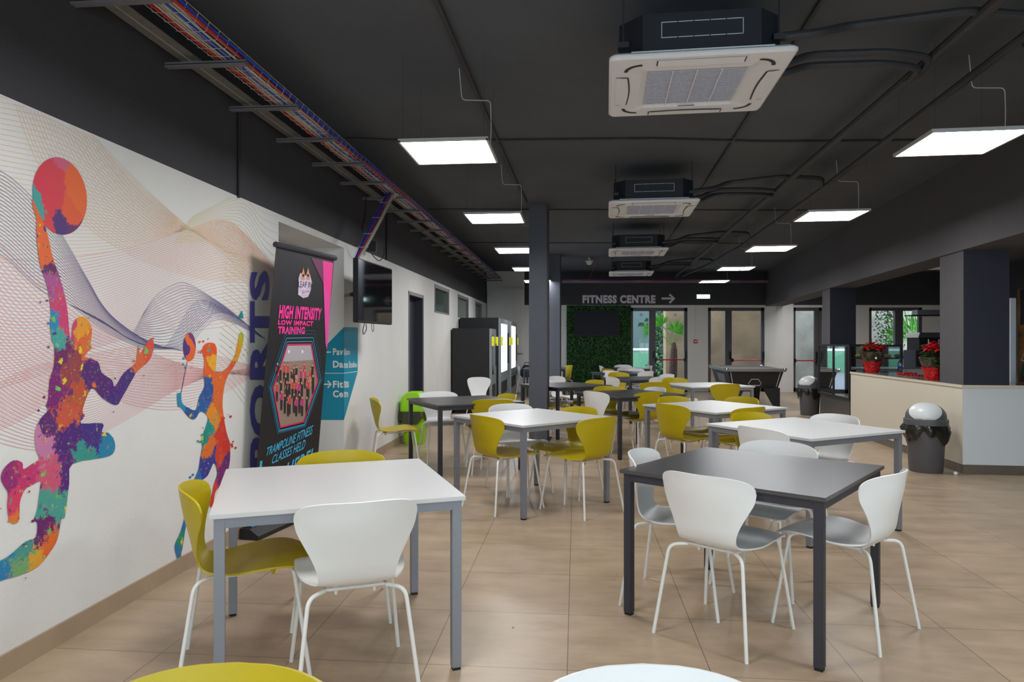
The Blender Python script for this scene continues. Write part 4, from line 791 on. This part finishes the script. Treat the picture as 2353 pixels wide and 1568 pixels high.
# poinsettias
def poinsettia(x, y, z, h, label, s=1, cello=False):
    t = thing('potted_poinsettia', label, 'plant', (x, y, z), 0, 'red poinsettias on the counter')
    bm = NB(); n = 40; R = []
    for r, zz, k in ((.085, 0, .02), (.105, .04, .03), (.10, .09, .05), (.125, .15, .10), (.13, .165, .14)):
        R.append([(s*r*(1+k*math.sin(a*9+zz*30))*math.cos(a), s*r*(1+k*math.sin(a*9+zz*30))*math.sin(a), s*(zz+k*.1*math.sin(a*5))) for a in [2*PI*i/n for i in range(n)]])
    loft(bm, R); obj('foil_wrap', bm, M['foil'], t, True, angle=60)
    bm = NB(); lathe(bm, [(.11*s, .15*s), (.15*s, .22*s), (.17*s, .30*s)], seg=24, cap=False); obj('cellophane', bm, M['cello'], t, True)
    def leaf(bm, c, d, L, wd, mi=0):
        d = d.normalized(); sd = d.cross(Vector((0, 0, 1))).normalized()*wd; m_ = c+d*L*.45+Vector((0, 0, .01)); addm(bm, [c, m_+sd, c+d*L-Vector((0, 0, .015)), m_-sd, m_+Vector((0, 0, .008))], [(0, 1, 4), (1, 2, 4), (2, 3, 4), (3, 0, 4)], mi)
    bm = NB(); bg_ = NB()
    for k in range(16):
        a = k*2.4; rr = .038*math.sqrt(k)*s; c = Vector((rr*math.cos(a), rr*math.sin(a), h-.05-rr*.5))
        if k % 5 == 4: continue
        for j in range(7):
            b = a+j*.9; leaf(bm, c, Vector((math.cos(b), math.sin(b), random.uniform(-.3, .7))), .10*s, .028*s)
    for k in range(90):
        a = random.uniform(0, 2*PI); z_ = random.uniform(.17*s, h-.07); rr = random.uniform(.03, .12)*s
        leaf(bg_, Vector((rr*math.cos(a), rr*math.sin(a), z_)), Vector((math.cos(a), math.sin(a), random.uniform(-.2, .5))), .09*s, .03*s)
    obj('bracts', bm, M['red_leaf'], t); obj('green_leaves', bg_, M['green_leaf'], t)
    bm = NB(); 
    for k in range(6): tube(bm, [(0, 0, .1*s), (.05*math.cos(k), .05*math.sin(k), h-.12)], .004, seg=5)
    obj('stems', bm, M['green_leaf'], t)
    return t
poinsettia(5.30, 10.25, .935, .46, 'red poinsettia in red foil at the far end of the counter')
poinsettia(4.99, 8.25, .935, .47, 'red poinsettia in cellophane half hidden behind the dark pillar', .9)
t = thing('water_bottle', 'clear water bottle with blue cap and label on the counter', 'bottle', (5.77, 10.35, .935))
bm = NB(); lathe(bm, [(.03, 0), (.033, .01), (.033, .12), (.03, .14), (.014, .17), (.013, .185)], seg=20); obj('body', bm, glass_mat('bottle_plastic', (235, 240, 245), .15), t, True)
bm = NB(); lathe(bm, [(.0335, .05), (.0335, .09)], seg=20, cap=False); obj('label', bm, M['c_blue'], t, True); bm = NB(); lathe(bm, [(.015, .185), (.015, .205)], seg=16); obj('cap', bm, M['c_blue'], t, True)
bm = NB()
P = smoothpath([(5.35, 9.0, .94), (5.3, 9.4, .94), (5.42, 9.75, .94), (5.6, 9.65, .94)], 8)
for p in P: lathe(bm, [(.012, p[2]-.004), (.02, p[2]+.008), (.008, p[2]+.02)], p[0]+random.uniform(-.01, .01), p[1], seg=7)
tag(obj('red_garland', bm, M['foil']), 'red garland lying on the counter top', 'garland')
# glass display case
t = thing('display_case', 'black framed glass display case at the end of the counter', 'display case', (0, 0, 0))
d0 = CA+CL*3.24; d1 = CA+CL*4.7; dx = .78
def dc(a, y): p = CA+CL*y; return Vector((p.x+a, p.y, 0))
bm = NB()
for a, y in ((0, 3.24), (0, 3.95), (0, 4.68), (dx, 3.24), (dx, 4.68)):
    p = dc(a, y); box(bm, p.x-.015, p.y-.015, .5, p.x+.015, p.y+.015, 1.34)
for z in (.5, 1.31):
    quadprism(bm, dc(-.015, 3.24), dc(-.015, 4.68), Vector((1, 0, 0)), .03, z, z+.03); quadprism(bm, dc(dx-.015, 3.24), dc(dx-.015, 4.68), Vector((1, 0, 0)), .03, z, z+.03)
    for y in (3.24, 4.68): quadprism(bm, dc(0, y), dc(dx, y), Vector((0, 1, 0)), .02, z, z+.03)
obj('frame', bm, M['black'], t)
bm = NB(); 
def pane(a, b): addm(bm, [a+Vector((0, 0, .53)), b+Vector((0, 0, .53)), b+Vector((0, 0, 1.31)), a+Vector((0, 0, 1.31))], [(0, 1, 2, 3)])
pane(dc(0, 3.26), dc(0, 4.66)); pane(dc(.02, 3.24), dc(dx-.02, 3.24)); pane(dc(.02, 4.68), dc(dx-.02, 4.68)); pane(dc(dx, 3.26), dc(dx, 4.66)); obj('glass_panel', bm, glass_mat('case_glass', (190, 200, 200), .0), t)
bm = NB(); P = [dc(.01, 3.26), dc(.01, 4.66), dc(dx-.01, 4.66), dc(dx-.01, 3.26)]; prism(bm, [(p.x, p.y) for p in P], .02, .5); obj('base_cabinet', bm, mat('case_base', (70, 66, 62), .25), t)
for z, m in ((.93, 'panel_white'), (.74, 'glass')):
    bm = NB(); prism(bm, [(p.x, p.y) for p in (dc(.03, 3.98), dc(.03, 4.64), dc(dx-.03, 4.64), dc(dx-.03, 3.98))] if m == 'panel_white' else [(p.x, p.y) for p in (dc(.03, 3.28), dc(.03, 4.64), dc(dx-.03, 4.64), dc(dx-.03, 3.28))], z, z+.02); obj('shelf', bm, M[m], t)
bm = NB(); prism(bm, [(p.x, p.y) for p in (dc(.2, 3.3), dc(.2, 3.9), dc(dx-.03, 3.9), dc(dx-.03, 3.3))], 1.12, 1.135); obj('shelf', bm, M['black'], t)
bm = NB()
p = dc(.5, 3.6); box(bm, p.x-.2, p.y-.2, 1.136, p.x+.2, p.y+.2, 1.19, bev=.02); tag(obj('pastry_tray', bm, mat('pastry', (205, 150, 90), .7, noise=.3, nscale=30)), 'tray of golden pastries on the top shelf of the display case', 'food')
bm = NB(); p = dc(.35, 3.6); box(bm, p.x-.15, p.y-.2, .761, p.x+.15, p.y+.2, .84, bev=.03); tag(obj('bread_loaves', bm, mat('bread', (130, 90, 65), .8, noise=.3, nscale=30)), 'brown bread on the middle shelf of the display case', 'food')

# kitchen items behind the counter
t = thing('back_worktop', 'low white kitchen cabinet with dark worktop behind the counter', 'cabinet', (0, 0, 0))
bm = NB(); box(bm, 6.72, 12.0, .0, 8.6, 12.6, .92); obj('cabinet_body', bm, M['panel_white'], t); bm = NB(); box(bm, 6.7, 11.98, .92, 8.62, 12.62, .945); obj('worktop', bm, M['worktop'], t)
for a in (6.74, 7.22, 7.7): 
    bm = NB(); box(bm, a, 11.985, .6, a+.46, 12.0, .9); f = obj('drawer', bm, M['panel_white'], t); bm = NB(); box(bm, a+.15, 11.975, .78, a+.3, 11.985, .79); obj('handle', bm, M['chrome'], f)
t = thing('microwave_oven', 'black microwave oven on the kitchen cabinet, lower of two appliances', 'oven', (7.3, 12.3, .945))
bm = NB(); box(bm, -.28, -.2, 0, .28, .2, .29, bev=.008); obj('body', bm, M['leg_dark'], t); bm = NB(); box(bm, -.25, -.206, .03, .12, -.2, .26); obj('door', bm, M['blackgloss'], t); bm = NB(); box(bm, .15, -.206, .03, .26, -.2, .26); obj('control_panel', bm, M['black'], t)
t = thing('coffee_machine', 'grey and black coffee machine stacked on top of the microwave', 'coffee machine', (7.34, 12.3, 1.235))
bm = NB(); box(bm, -.25, -.18, 0, .27, .2, .22); obj('body', bm, M['black'], t); bm = NB(); loft(bm, [[(-.28, -.2, .22), (.3, -.2, .22), (.3, .22, .22), (-.28, .22, .22)], [(-.22, -.15, .31), (.28, -.15, .31), (.28, .2, .31), (-.22, .2, .31)]]); obj('hood', bm, M['bin_grey'], t)
bm = NB(); tube(bm, [(-.1, -.19, .02), (-.1, -.19, .19)], .012); tube(bm, [(.08, -.19, .02), (.08, -.19, .19)], .012); obj('spout', bm, M['chrome'], t)
bm = NB(); box(bm, 10.95-.4, 18.85, 2.10, 11.0, 19.19, 2.14); box(bm, 10.6, 18.9, 2.14, 10.98, 19.1, 2.3); 
bm.free()
t = thing('wall_shelf', 'black shelf with grey box at the pillar edge in the kitchen', 'shelf', (7.38, 12.45, 1.84))
bm = NB(); box(bm, -.3, -.12, 0, .5, .12, .02); tube(bm, [(.45, 0, 0), (.45, 0, -.89)], .012); obj('board', bm, M['black'], t); 
bm = NB(); box(bm, 7.2, 12.36, 1.861, 7.6, 12.54, 1.95, bev=.005); tag(obj('storage_box', bm, M['vend_grey']), 'grey storage box on the black kitchen shelf', 'box')
t = thing('drinks_fridge', 'white fridge with orange and green food poster at the right edge', 'fridge', (6.43, 9.0, 0), -.13)
bm = NB(); box(bm, 0, 0, .02, 1.0, .7, 1.95, bev=.01); obj('cabinet', bm, M['panel_white'], t); bm = NB(); box(bm, 0, -.03, .02, .06, 0, 1.95); box(bm, .07, -.02, .02, .09, 0, 1.95, 1); obj('door_edge', bm, [M['panel_white'], M['chrome']], t)
bm = NB(); box(bm, .1, -.012, .2, 1.0, -.001, 2.07); f = obj('poster', bm, mat('poster_print', (120, 75, 30), .5, noise=.8, nscale=5), t)
bm = NB(); addm(bm, [(.12, -.014, 1.6), (1.0, -.014, 1.75), (1.0, -.014, 2.06), (.12, -.014, 2.06)], [(0, 1, 2, 3)], 0); addm(bm, [(.11, -.014, .95), (1.0, -.014, .75), (1.0, -.014, 1.35), (.25, -.014, 1.42)], [(0, 1, 2, 3)], 1); obj('poster_shapes', bm, [M['black'], mat('poster_green', (20, 62, 50), .5)], f)
bm = NB(); text(bm, 'Fa', [(.17, -.017, 1.13), (.42, -.017, 1.08), (.42, -.017, 1.22), (.19, -.017, 1.27)], .02); ribbon(bm, [(.13, -.017, 1.15), (.5, -.017, 1.02), (.5, -.017, 1.26), (.19, -.017, 1.31)], Vector((0, -1, 0)), .012, 0, True); obj('poster_lettering', bm, M['lampframe'], f)

# ------------------------------------------------------------ pool table
t = thing('pool_table', 'black pool table with tapered legs near the back doors', 'pool table', (5.17, 15.45, 0), -.12)
bm = NB(); loft(bm, [[(x*a, y*b, z) for x, y in ((-1, -1), (1, -1), (1, 1), (-1, 1))] for a, b, z in ((.47, .93, .42), (.56, 1.02, .76))]); obj('cabinet', bm, M['pool_body'], t)
bm = NB(); 
for a, b, c, d in ((-.61, -1.07, .61, -.97), (-.61, .97, .61, 1.07), (-.61, -.97, -.51, .97), (.51, -.97, .61, .97)): box(bm, a, b, .76, c, d, .82, bev=.008)
obj('cushion_rail', bm, M['pool_rail'], t)
bm = NB(); box(bm, -.51, -.97, .77, .51, .97, .795); obj('playing_cloth', bm, M['cloth'], t)
for sx in (-1, 1):
    for sy in (-1, 1):
        bm = NB(); loft(bm, [[(sx*x, sy*y, z) for x, y in p] for p, z in (([(.40, .88), (.50, .88), (.50, .98), (.40, .98)], 0), ([(.20, .72), (.50, .72), (.50, .98), (.20, .98)], .42))]); obj('leg', bm, M['pool_body'], t)
        bm = NB(); lathe(bm, [(.04, .80), (.045, .81), (.035, .832)], sx*.585, sy*1.045, seg=14); obj('corner_cap', bm, M['chrome'], t, True)
    bm = NB(); z0_, z1_ = .44, .75; yf = lambda z: -(.93+(.09)*(z-.42)/.34)-.004; xf = lambda z: (.47+.09*(z-.42)/.34)
    addm(bm, [(sx*(xf(z0_)-.05), yf(z0_), z0_), (sx*(xf(z0_)-.035), yf(z0_), z0_), (sx*(xf(z1_)-.05), yf(z1_), z1_), (sx*(xf(z1_)-.065), yf(z1_), z1_)], [(0, 1, 2, 3)]); obj('white_trim', bm, M['trimwhite'], t)
bm = NB(); hx = [(.10, .47), (-.10, .47), (-.13, .51), (-.07, .60), (.07, .60), (.13, .51)]; yq = lambda z: -(.93+.09*(z-.42)/.34)-.006
ribbon(bm, [Vector((x, yq(z), z)) for x, z in hx], Vector((0, -1, 0)), .014, 0, True); obj('ball_return', bm, M['trimwhite'], t)
bm = NB(); xq = lambda z: -(.47+.09*(z-.42)/.34)-.003; addm(bm, [(xq(.5), -.45, .5), (xq(.5), .35, .5), (xq(.68), .4, .68), (xq(.68), -.5, .68)], [(0, 1, 2, 3)]); obj('coin_panel', bm, M['leg_grey'], t)

# ------------------------------------------------------------ tables
def make_table(kind):
    t = thing('dining_table', 'x', 'table'); T_, L_ = (M['top_white'], M['leg_grey']) if kind == 'w' else (M['top_dark'], M['leg_dark'])
    bm = NB(); box(bm, -.5, -.5, .722, .5, .5, .74, bev=.0015); obj('tabletop', bm, T_, t)
    bm = NB(); 
    for a in range(4): box(bm, -.445, -.484, .682, .445, -.459, .722, mx=Matrix.Rotation(a*PI/2, 4, 'Z'))
    obj('apron', bm, L_, t)
    for sx in (-1, 1):
        for sy in (-1, 1):
            bm = NB(); box(bm, sx*.465-.02, sy*.465-.02, .012, sx*.465+.02, sy*.465+.02, .722, bev=.0015); l = obj('leg', bm, L_, t)
            bm = NB(); box(bm, sx*.465-.017, sy*.465-.017, 0, sx*.465+.017, sy*.465+.017, .012); obj('foot_cap', bm, M['cap'], l)
    return t
TB = [('w', -.8299, 3.2557, .3298, 'white table nearest the mural wall, in the left foreground'), ('d', 1.254, 3.609, -.7086, 'dark grey table with four white chairs in the right foreground'),
      ('w', .1646, 6.0921, -.899, 'white table with olive chairs, directly before the near steel column'), ('w', 2.2145, 5.3262, -1.0979, 'white table just behind the dark foreground table, beside the counter bin'),
      ('w', 2.0374, 7.0412, -1.0332, 'white table ringed by four olive chairs in the middle right'), ('w', 2.94, 10.49, .2, 'white table closest to the pool table'),
      ('d', -.5325, 7.76, .471, 'dark table beside the lime green bin'), ('d', .80, 10.49, .55, 'dark table just behind the near steel column'),
      ('d', 1.486, 8.80, .445, 'dark table with white and olive chairs between the two white middle tables'), ('d', 2.27, 12.33, .355, 'dark table third from the back in the central row'),
      ('d', 2.376, 14.68, .785, 'dark table second from the back, turned cornerwise before the leaf wall door'), ('d', 2.72, 16.8, .08, 'farthest grey table before the leaf wall door'),
      ('d', .80, 16.9, -.1, 'far dark table behind both steel columns, by the leaf wall')]
tp = {}
for k, x, y, a, lb in TB:
    g = 'square white tables with grey legs' if k == 'w' else 'square dark tables'
    if k not in tp:
        tp[k] = make_table(k); tp[k].location = (x, y, 0); tp[k].rotation_euler.z = a; tag(tp[k], lb, 'table', g)
    else: dup(tp[k], (x, y, 0), a, lb, g)

# ------------------------------------------------------------ chairs
CP = [(-.256,.716,.237,.092,0),(-.247,.67,.227,.086,0),(-.234,.62,.202,.068,0),(-.220,.565,.173,.050,0),(-.208,.515,.154,.036,.001),(-.186,.470,.147,.020,.004),(-.150,.442,.152,.004,.010),(-.095,.431,.180,0,.014),(-.03,.436,.208,0,.012),(.05,.453,.222,0,.006),(.12,.466,.225,0,-.002),(.18,.468,.218,0,-.008),(.232,.456,.20,0,-.012)]
def shell():
    rows = smoothpath(CP, 4); bm = NB(); n = 22; grid = []
    def pt(s, w_, y, z, wr, lf): return Vector((s*w_, y+wr*abs(s)**2*(w_/.232), z+lf*abs(s)**2.2))
    S_ = [math.copysign(abs(2*j/n-1)**.9, 2*j/n-1) for j in range(n+1)]
    e = .66; TE = []; y0, z0, w0, r0, l0 = rows[0]
    for j in range(n+1):                                   # rounded upper edge
        f = (2*j/n-1)*PI/2; x = w0*math.copysign(abs(math.sin(f))**e, f); h = abs(math.cos(f))**e
        TE.append(Vector((x, y0-.012*h+r0*(x/w0)**2, z0+.072*h)))
    for k in range(6):
        t = k/6; grid.append([bm.verts.new(TE[j]*(1-t)+pt(S_[j], w0, y0, z0, r0, l0)*t) for j in range(n+1)])
    for (y, z, w_, wr, lf) in rows: grid.append([bm.verts.new(pt(S_[j], w_, y, z, wr, lf)) for j in range(n+1)])
    y1, z1, w1, r1, l1 = rows[-1]; FE = []; e = .7
    for j in range(n+1):                                   # rounded front edge
        f = (2*j/n-1)*PI/2; x = w1*math.copysign(abs(math.sin(f))**e, f); h = abs(math.cos(f))**e
        FE.append(Vector((x, y1+.040*h, z1-.022*h+l1*abs(x/w1)**2.2)))
    for k in range(1, 6):
        t = k/5; grid.append([bm.verts.new(FE[j]*t+pt(S_[j], w1, y1, z1, r1, l1)*(1-t)) for j in range(n+1)])
    for i in range(len(grid)-1):
        for j in range(n): bm.faces.new([grid[i][j], grid[i][j+1], grid[i+1][j+1], grid[i+1][j]])
    bmesh.ops.remove_doubles(bm, verts=bm.verts[:], dist=.0004)
    bmesh.ops.recalc_face_normals(bm, faces=bm.faces[:]); bmesh.ops.solidify(bm, geom=bm.faces[:], thickness=.008)
    return bm
def make_chair(kind):
    t = thing('dining_chair', 'x', 'chair'); m = M['olive' if kind == 'o' else 'white_pl']
    obj('seat_shell', shell(), m, t, True, angle=50)
    bm = NB()
    for sx in (-1, 1): tube(bm, [(sx*.12, -.13, .424), (sx*.12, -.02, .424), (sx*.12, .15, .446)], .007, seg=8)
    tube(bm, [(-.12, -.12, .424), (.12, -.12, .424)], .007, seg=8); tube(bm, [(-.12, .15, .446), (.12, .15, .446)], .007, seg=8)
    obj('seat_frame', bm, M['white_mt'], t, True)
    for sx in (-1, 1):
        for sy in (-1, 1):
            y_ = .15 if sy > 0 else -.13; z_ = .446 if sy > 0 else .424
            bm = NB(); tube(bm, [(sx*.12, y_, z_), (sx*.184, sy*.19, z_-.002), (sx*.2335, sy*.253, 0)], .0085, .045, seg=10); obj('leg', bm, M['white_mt'], t, True)
    for sx in (-1, 1):
        for yy in (-.105, .11):
            bm = NB(); lathe(bm, [(.014, .436), (.014, .418), (.008, .412), (.005, .398)], sx*.075, yy, seg=8); obj('bumper', bm, m, t)
    return t
def fang(fx, fy): return math.atan2(-fx, fy)
CHS = [
 ('w', .0, 0, 'A', 0)]
CH_ = [
 ('w', 1.020, 3.352, .69, .72, 'white chair seen from behind, tucked in at the front of the dark foreground table', 0),
 ('w', 1.633, 3.416, -.659, .752, 'white chair at the right side of the dark foreground table', 0),
 ('w', 1.475, 4.034, -.65, -.76, 'white chair facing the camera across the dark foreground table', 0),
 ('w', .900, 3.768, .893, -.449, 'white chair at the left side of the dark foreground table', 0),
 ('w', -.657, 2.866, -.329, .944, 'white chair seen from behind at the front of the mural-side white table', 1),
 ('o', -1.152, 3.018, .942, .337, 'olive chair in profile against the mural wall', 1),
 ('o', -.888, 3.630, .24, -.97, 'olive chair facing the camera behind the mural-side white table', 1),
 ('o', -.078, 5.856, .787, .615, 'olive chair seen from behind, left of the two before the steel column table', 2),
 ('o', .574, 5.738, -.655, .756, 'olive chair seen from behind, right of the two before the steel column table', 2),
 ('o', .486, 6.27, -.76, -.65, 'olive chair facing left on the far side of the steel column table', 2),
 ('w', .06, 6.53, .42, -.907, 'white chair facing the camera behind the steel column table', 2),
 ('o', -1.256, 7.467, .973, .229, 'olive chair in side view by the white wall, facing the dark table', 3),
 ('w', -.82, 8.16, .334, -.943, 'white chair beside the lime green bin', 3),
 ('o', -.235, 7.505, -.19, .98, 'olive chair seen from behind at the near side of the dark table by the bin', 3),
 ('o', -.22, 7.90, -.89, -.455, 'olive chair back showing past the right end of the dark table by the bin', 3),
 ('w', -.45, 11.5, .6, -.8, 'white chair standing in front of the black vending machines', 4),
 ('w', .90, 11.89, .75, -.66, 'white chair right of the near steel column, behind the dark table', 4),
 ('w', .56, 10.76, .52, -.85, 'white chair mostly hidden behind the near steel column', 4),
 ('o', .52, 10.10, .86, .51, 'olive chair hidden behind the near steel column, seat tip showing', 4),
 ('o', 1.14, 10.76, -.85, -.52, 'olive chair at the right end of the dark table behind the column', 4),
 ('w', 1.16, 8.56, .82, .57, 'white chair seen from behind at the left of the middle dark table', 5),
 ('o', 1.36, 9.17, .5, -.87, 'olive chair facing the camera behind the middle dark table', 5),
 ('o', 1.56, 8.53, -.5, .866, 'olive chair seen from behind at the right of the middle dark table', 5),
 ('w', 1.72, 9.08, -.9, -.43, 'white chair at the far right of the middle dark table', 5),
 ('o', 1.70, 6.84, .857, .515, 'olive chair seen from behind at the left of the middle right white table', 6),
 ('o', 1.86, 7.48, .515, -.857, 'olive chair at the far left corner of the middle right white table', 6),
 ('o', 2.34, 7.46, -.857, -.515, 'olive chair at the far right of the middle right white table', 6),
 ('o', 2.11, 6.62, -.515, .857, 'olive chair seen from behind at the right of the middle right white table', 6),
 ('o', 2.10, 5.72, .458, -.889, 'olive chair behind the white table next to the counter', 7),
 ('w', 1.93, 5.03, .889, .458, 'white chair seen from behind at the left of the white table next to the counter', 7),
 ('w', 2.50, 5.65, -.889, -.458, 'white chair between the counter and the white table', 7),
 ('o', 2.72, 11.3, .2, -.98, 'olive chair behind the white table closest to the pool table', 8),
 ('w', 2.48, 12.02, -.35, .94, 'white chair with its back to the white table closest to the pool table', 8),
 ('w', 2.68, 12.72, -.94, -.35, 'small white chair at the far right of the third dark table from the back', 8),
 ('o', 2.12, 10.55, -.1, 1, 'olive chair seen from behind, left of the white table closest to the pool table', 8),
 ('o', 3.02, 10.13, -.2, .98, 'olive chair seen from behind in front of the pool table', 8),
 ('o', 2.12, 13.3, .35, -.94, 'olive chair facing the camera between the two far dark tables', 9),
 ('w', 2.18, 14.5, .7, .7, 'white chair at the left of the cornerwise far dark table', 9),
 ('w', 1.88, 11.98, .937, .347, 'white chair seen from behind at the left of the third dark table from the back', 9),
 ('w', 2.62, 14.30, -.6, .8, 'white chair at the right of the cornerwise far dark table', 9),
 ('w', 2.58, 15.1, -.7, -.7, 'white chair behind the cornerwise far dark table', 9),
 ('w', 2.65, 16.38, -.15, 1, 'white chair on the near side of the farthest table', 9),
 ('w', 2.85, 17.6, .1, -1, 'white chair on the far side of the farthest table', 9),
 ('w', 3.20, 17.2, -1, -.1, 'white chair at the right end of the farthest table', 9),
 ('w', 2.42, 17.2, 1, -.05, 'white chair at the left end of the farthest table', 9),
 ('o', 2.2, 15.0, .7, -.7, 'olive chair at the far left of the cornerwise far dark table', 9),
 ('o', 1.25, 17.4, -.9, -.3, 'olive chair in front of the leaf wall, right of the far steel column', 9),
 ('w', .35, 17.9, 1, 0, 'white chair holding a black bag beside the vending machines', 9),
 ('o', -.520, 1.05, 0, -1, 'large olive chair back at the bottom left edge of the picture', 10),
 ('w', .245, 1.045, 0, -1, 'large white chair back at the bottom edge of the picture', 10)]
cp = {}
for k, x, y, fx, fy, lb, g in CH_:
    a = fang(fx, fy); gr = 'moulded dining chairs'
    if k not in cp:
        cp[k] = make_chair(k); cp[k].location = (x, y, 0); cp[k].rotation_euler.z = a; tag(cp[k], lb, 'chair', gr)
    else: dup(cp[k], (x, y, 0), a, lb, gr)
t = thing('handbag', 'black bag resting on the white chair beside the vending machines', 'bag', (.40, 17.86, .47))
bm = NB(); loft(bm, [[(x*a, y*b, z) for x, y in rrect(.19, .10, .05, 3)] for a, b, z in ((.75, .8, 0), (1, 1, .05), (.95, .9, .18), (.6, .5, .29), (.4, .3, .31))]); obj('bag_body', bm, M['handblk'], t, True)
bm = NB(); tube(bm, [(-.09, 0, .28), (-.08, 0, .37), (.03, 0, .38), (.06, 0, .28)], .008, .04); obj('handle', bm, M['handblk'], t, True)
# crumbs on the floor
for u, v in ((1417.4, 1321.5), (1411.5, 1334.5), (1399, 1349), (1598, 1419), (1179, 1443.6)):
    p = onplane(u, v, Vector((0, 0, 0)), Vector((0, 0, 1))); bm = NB(); lathe(bm, [(.002, 0), (.005, .002), (.003, .004)], p.x, p.y, seg=7, sx=1.3)
    tag(obj('food_crumb', bm, mat('crumb', (205, 160, 80), .8)), 'tiny orange crumb on the tiled floor near the foreground tables', 'crumb', 'crumbs on the floor')
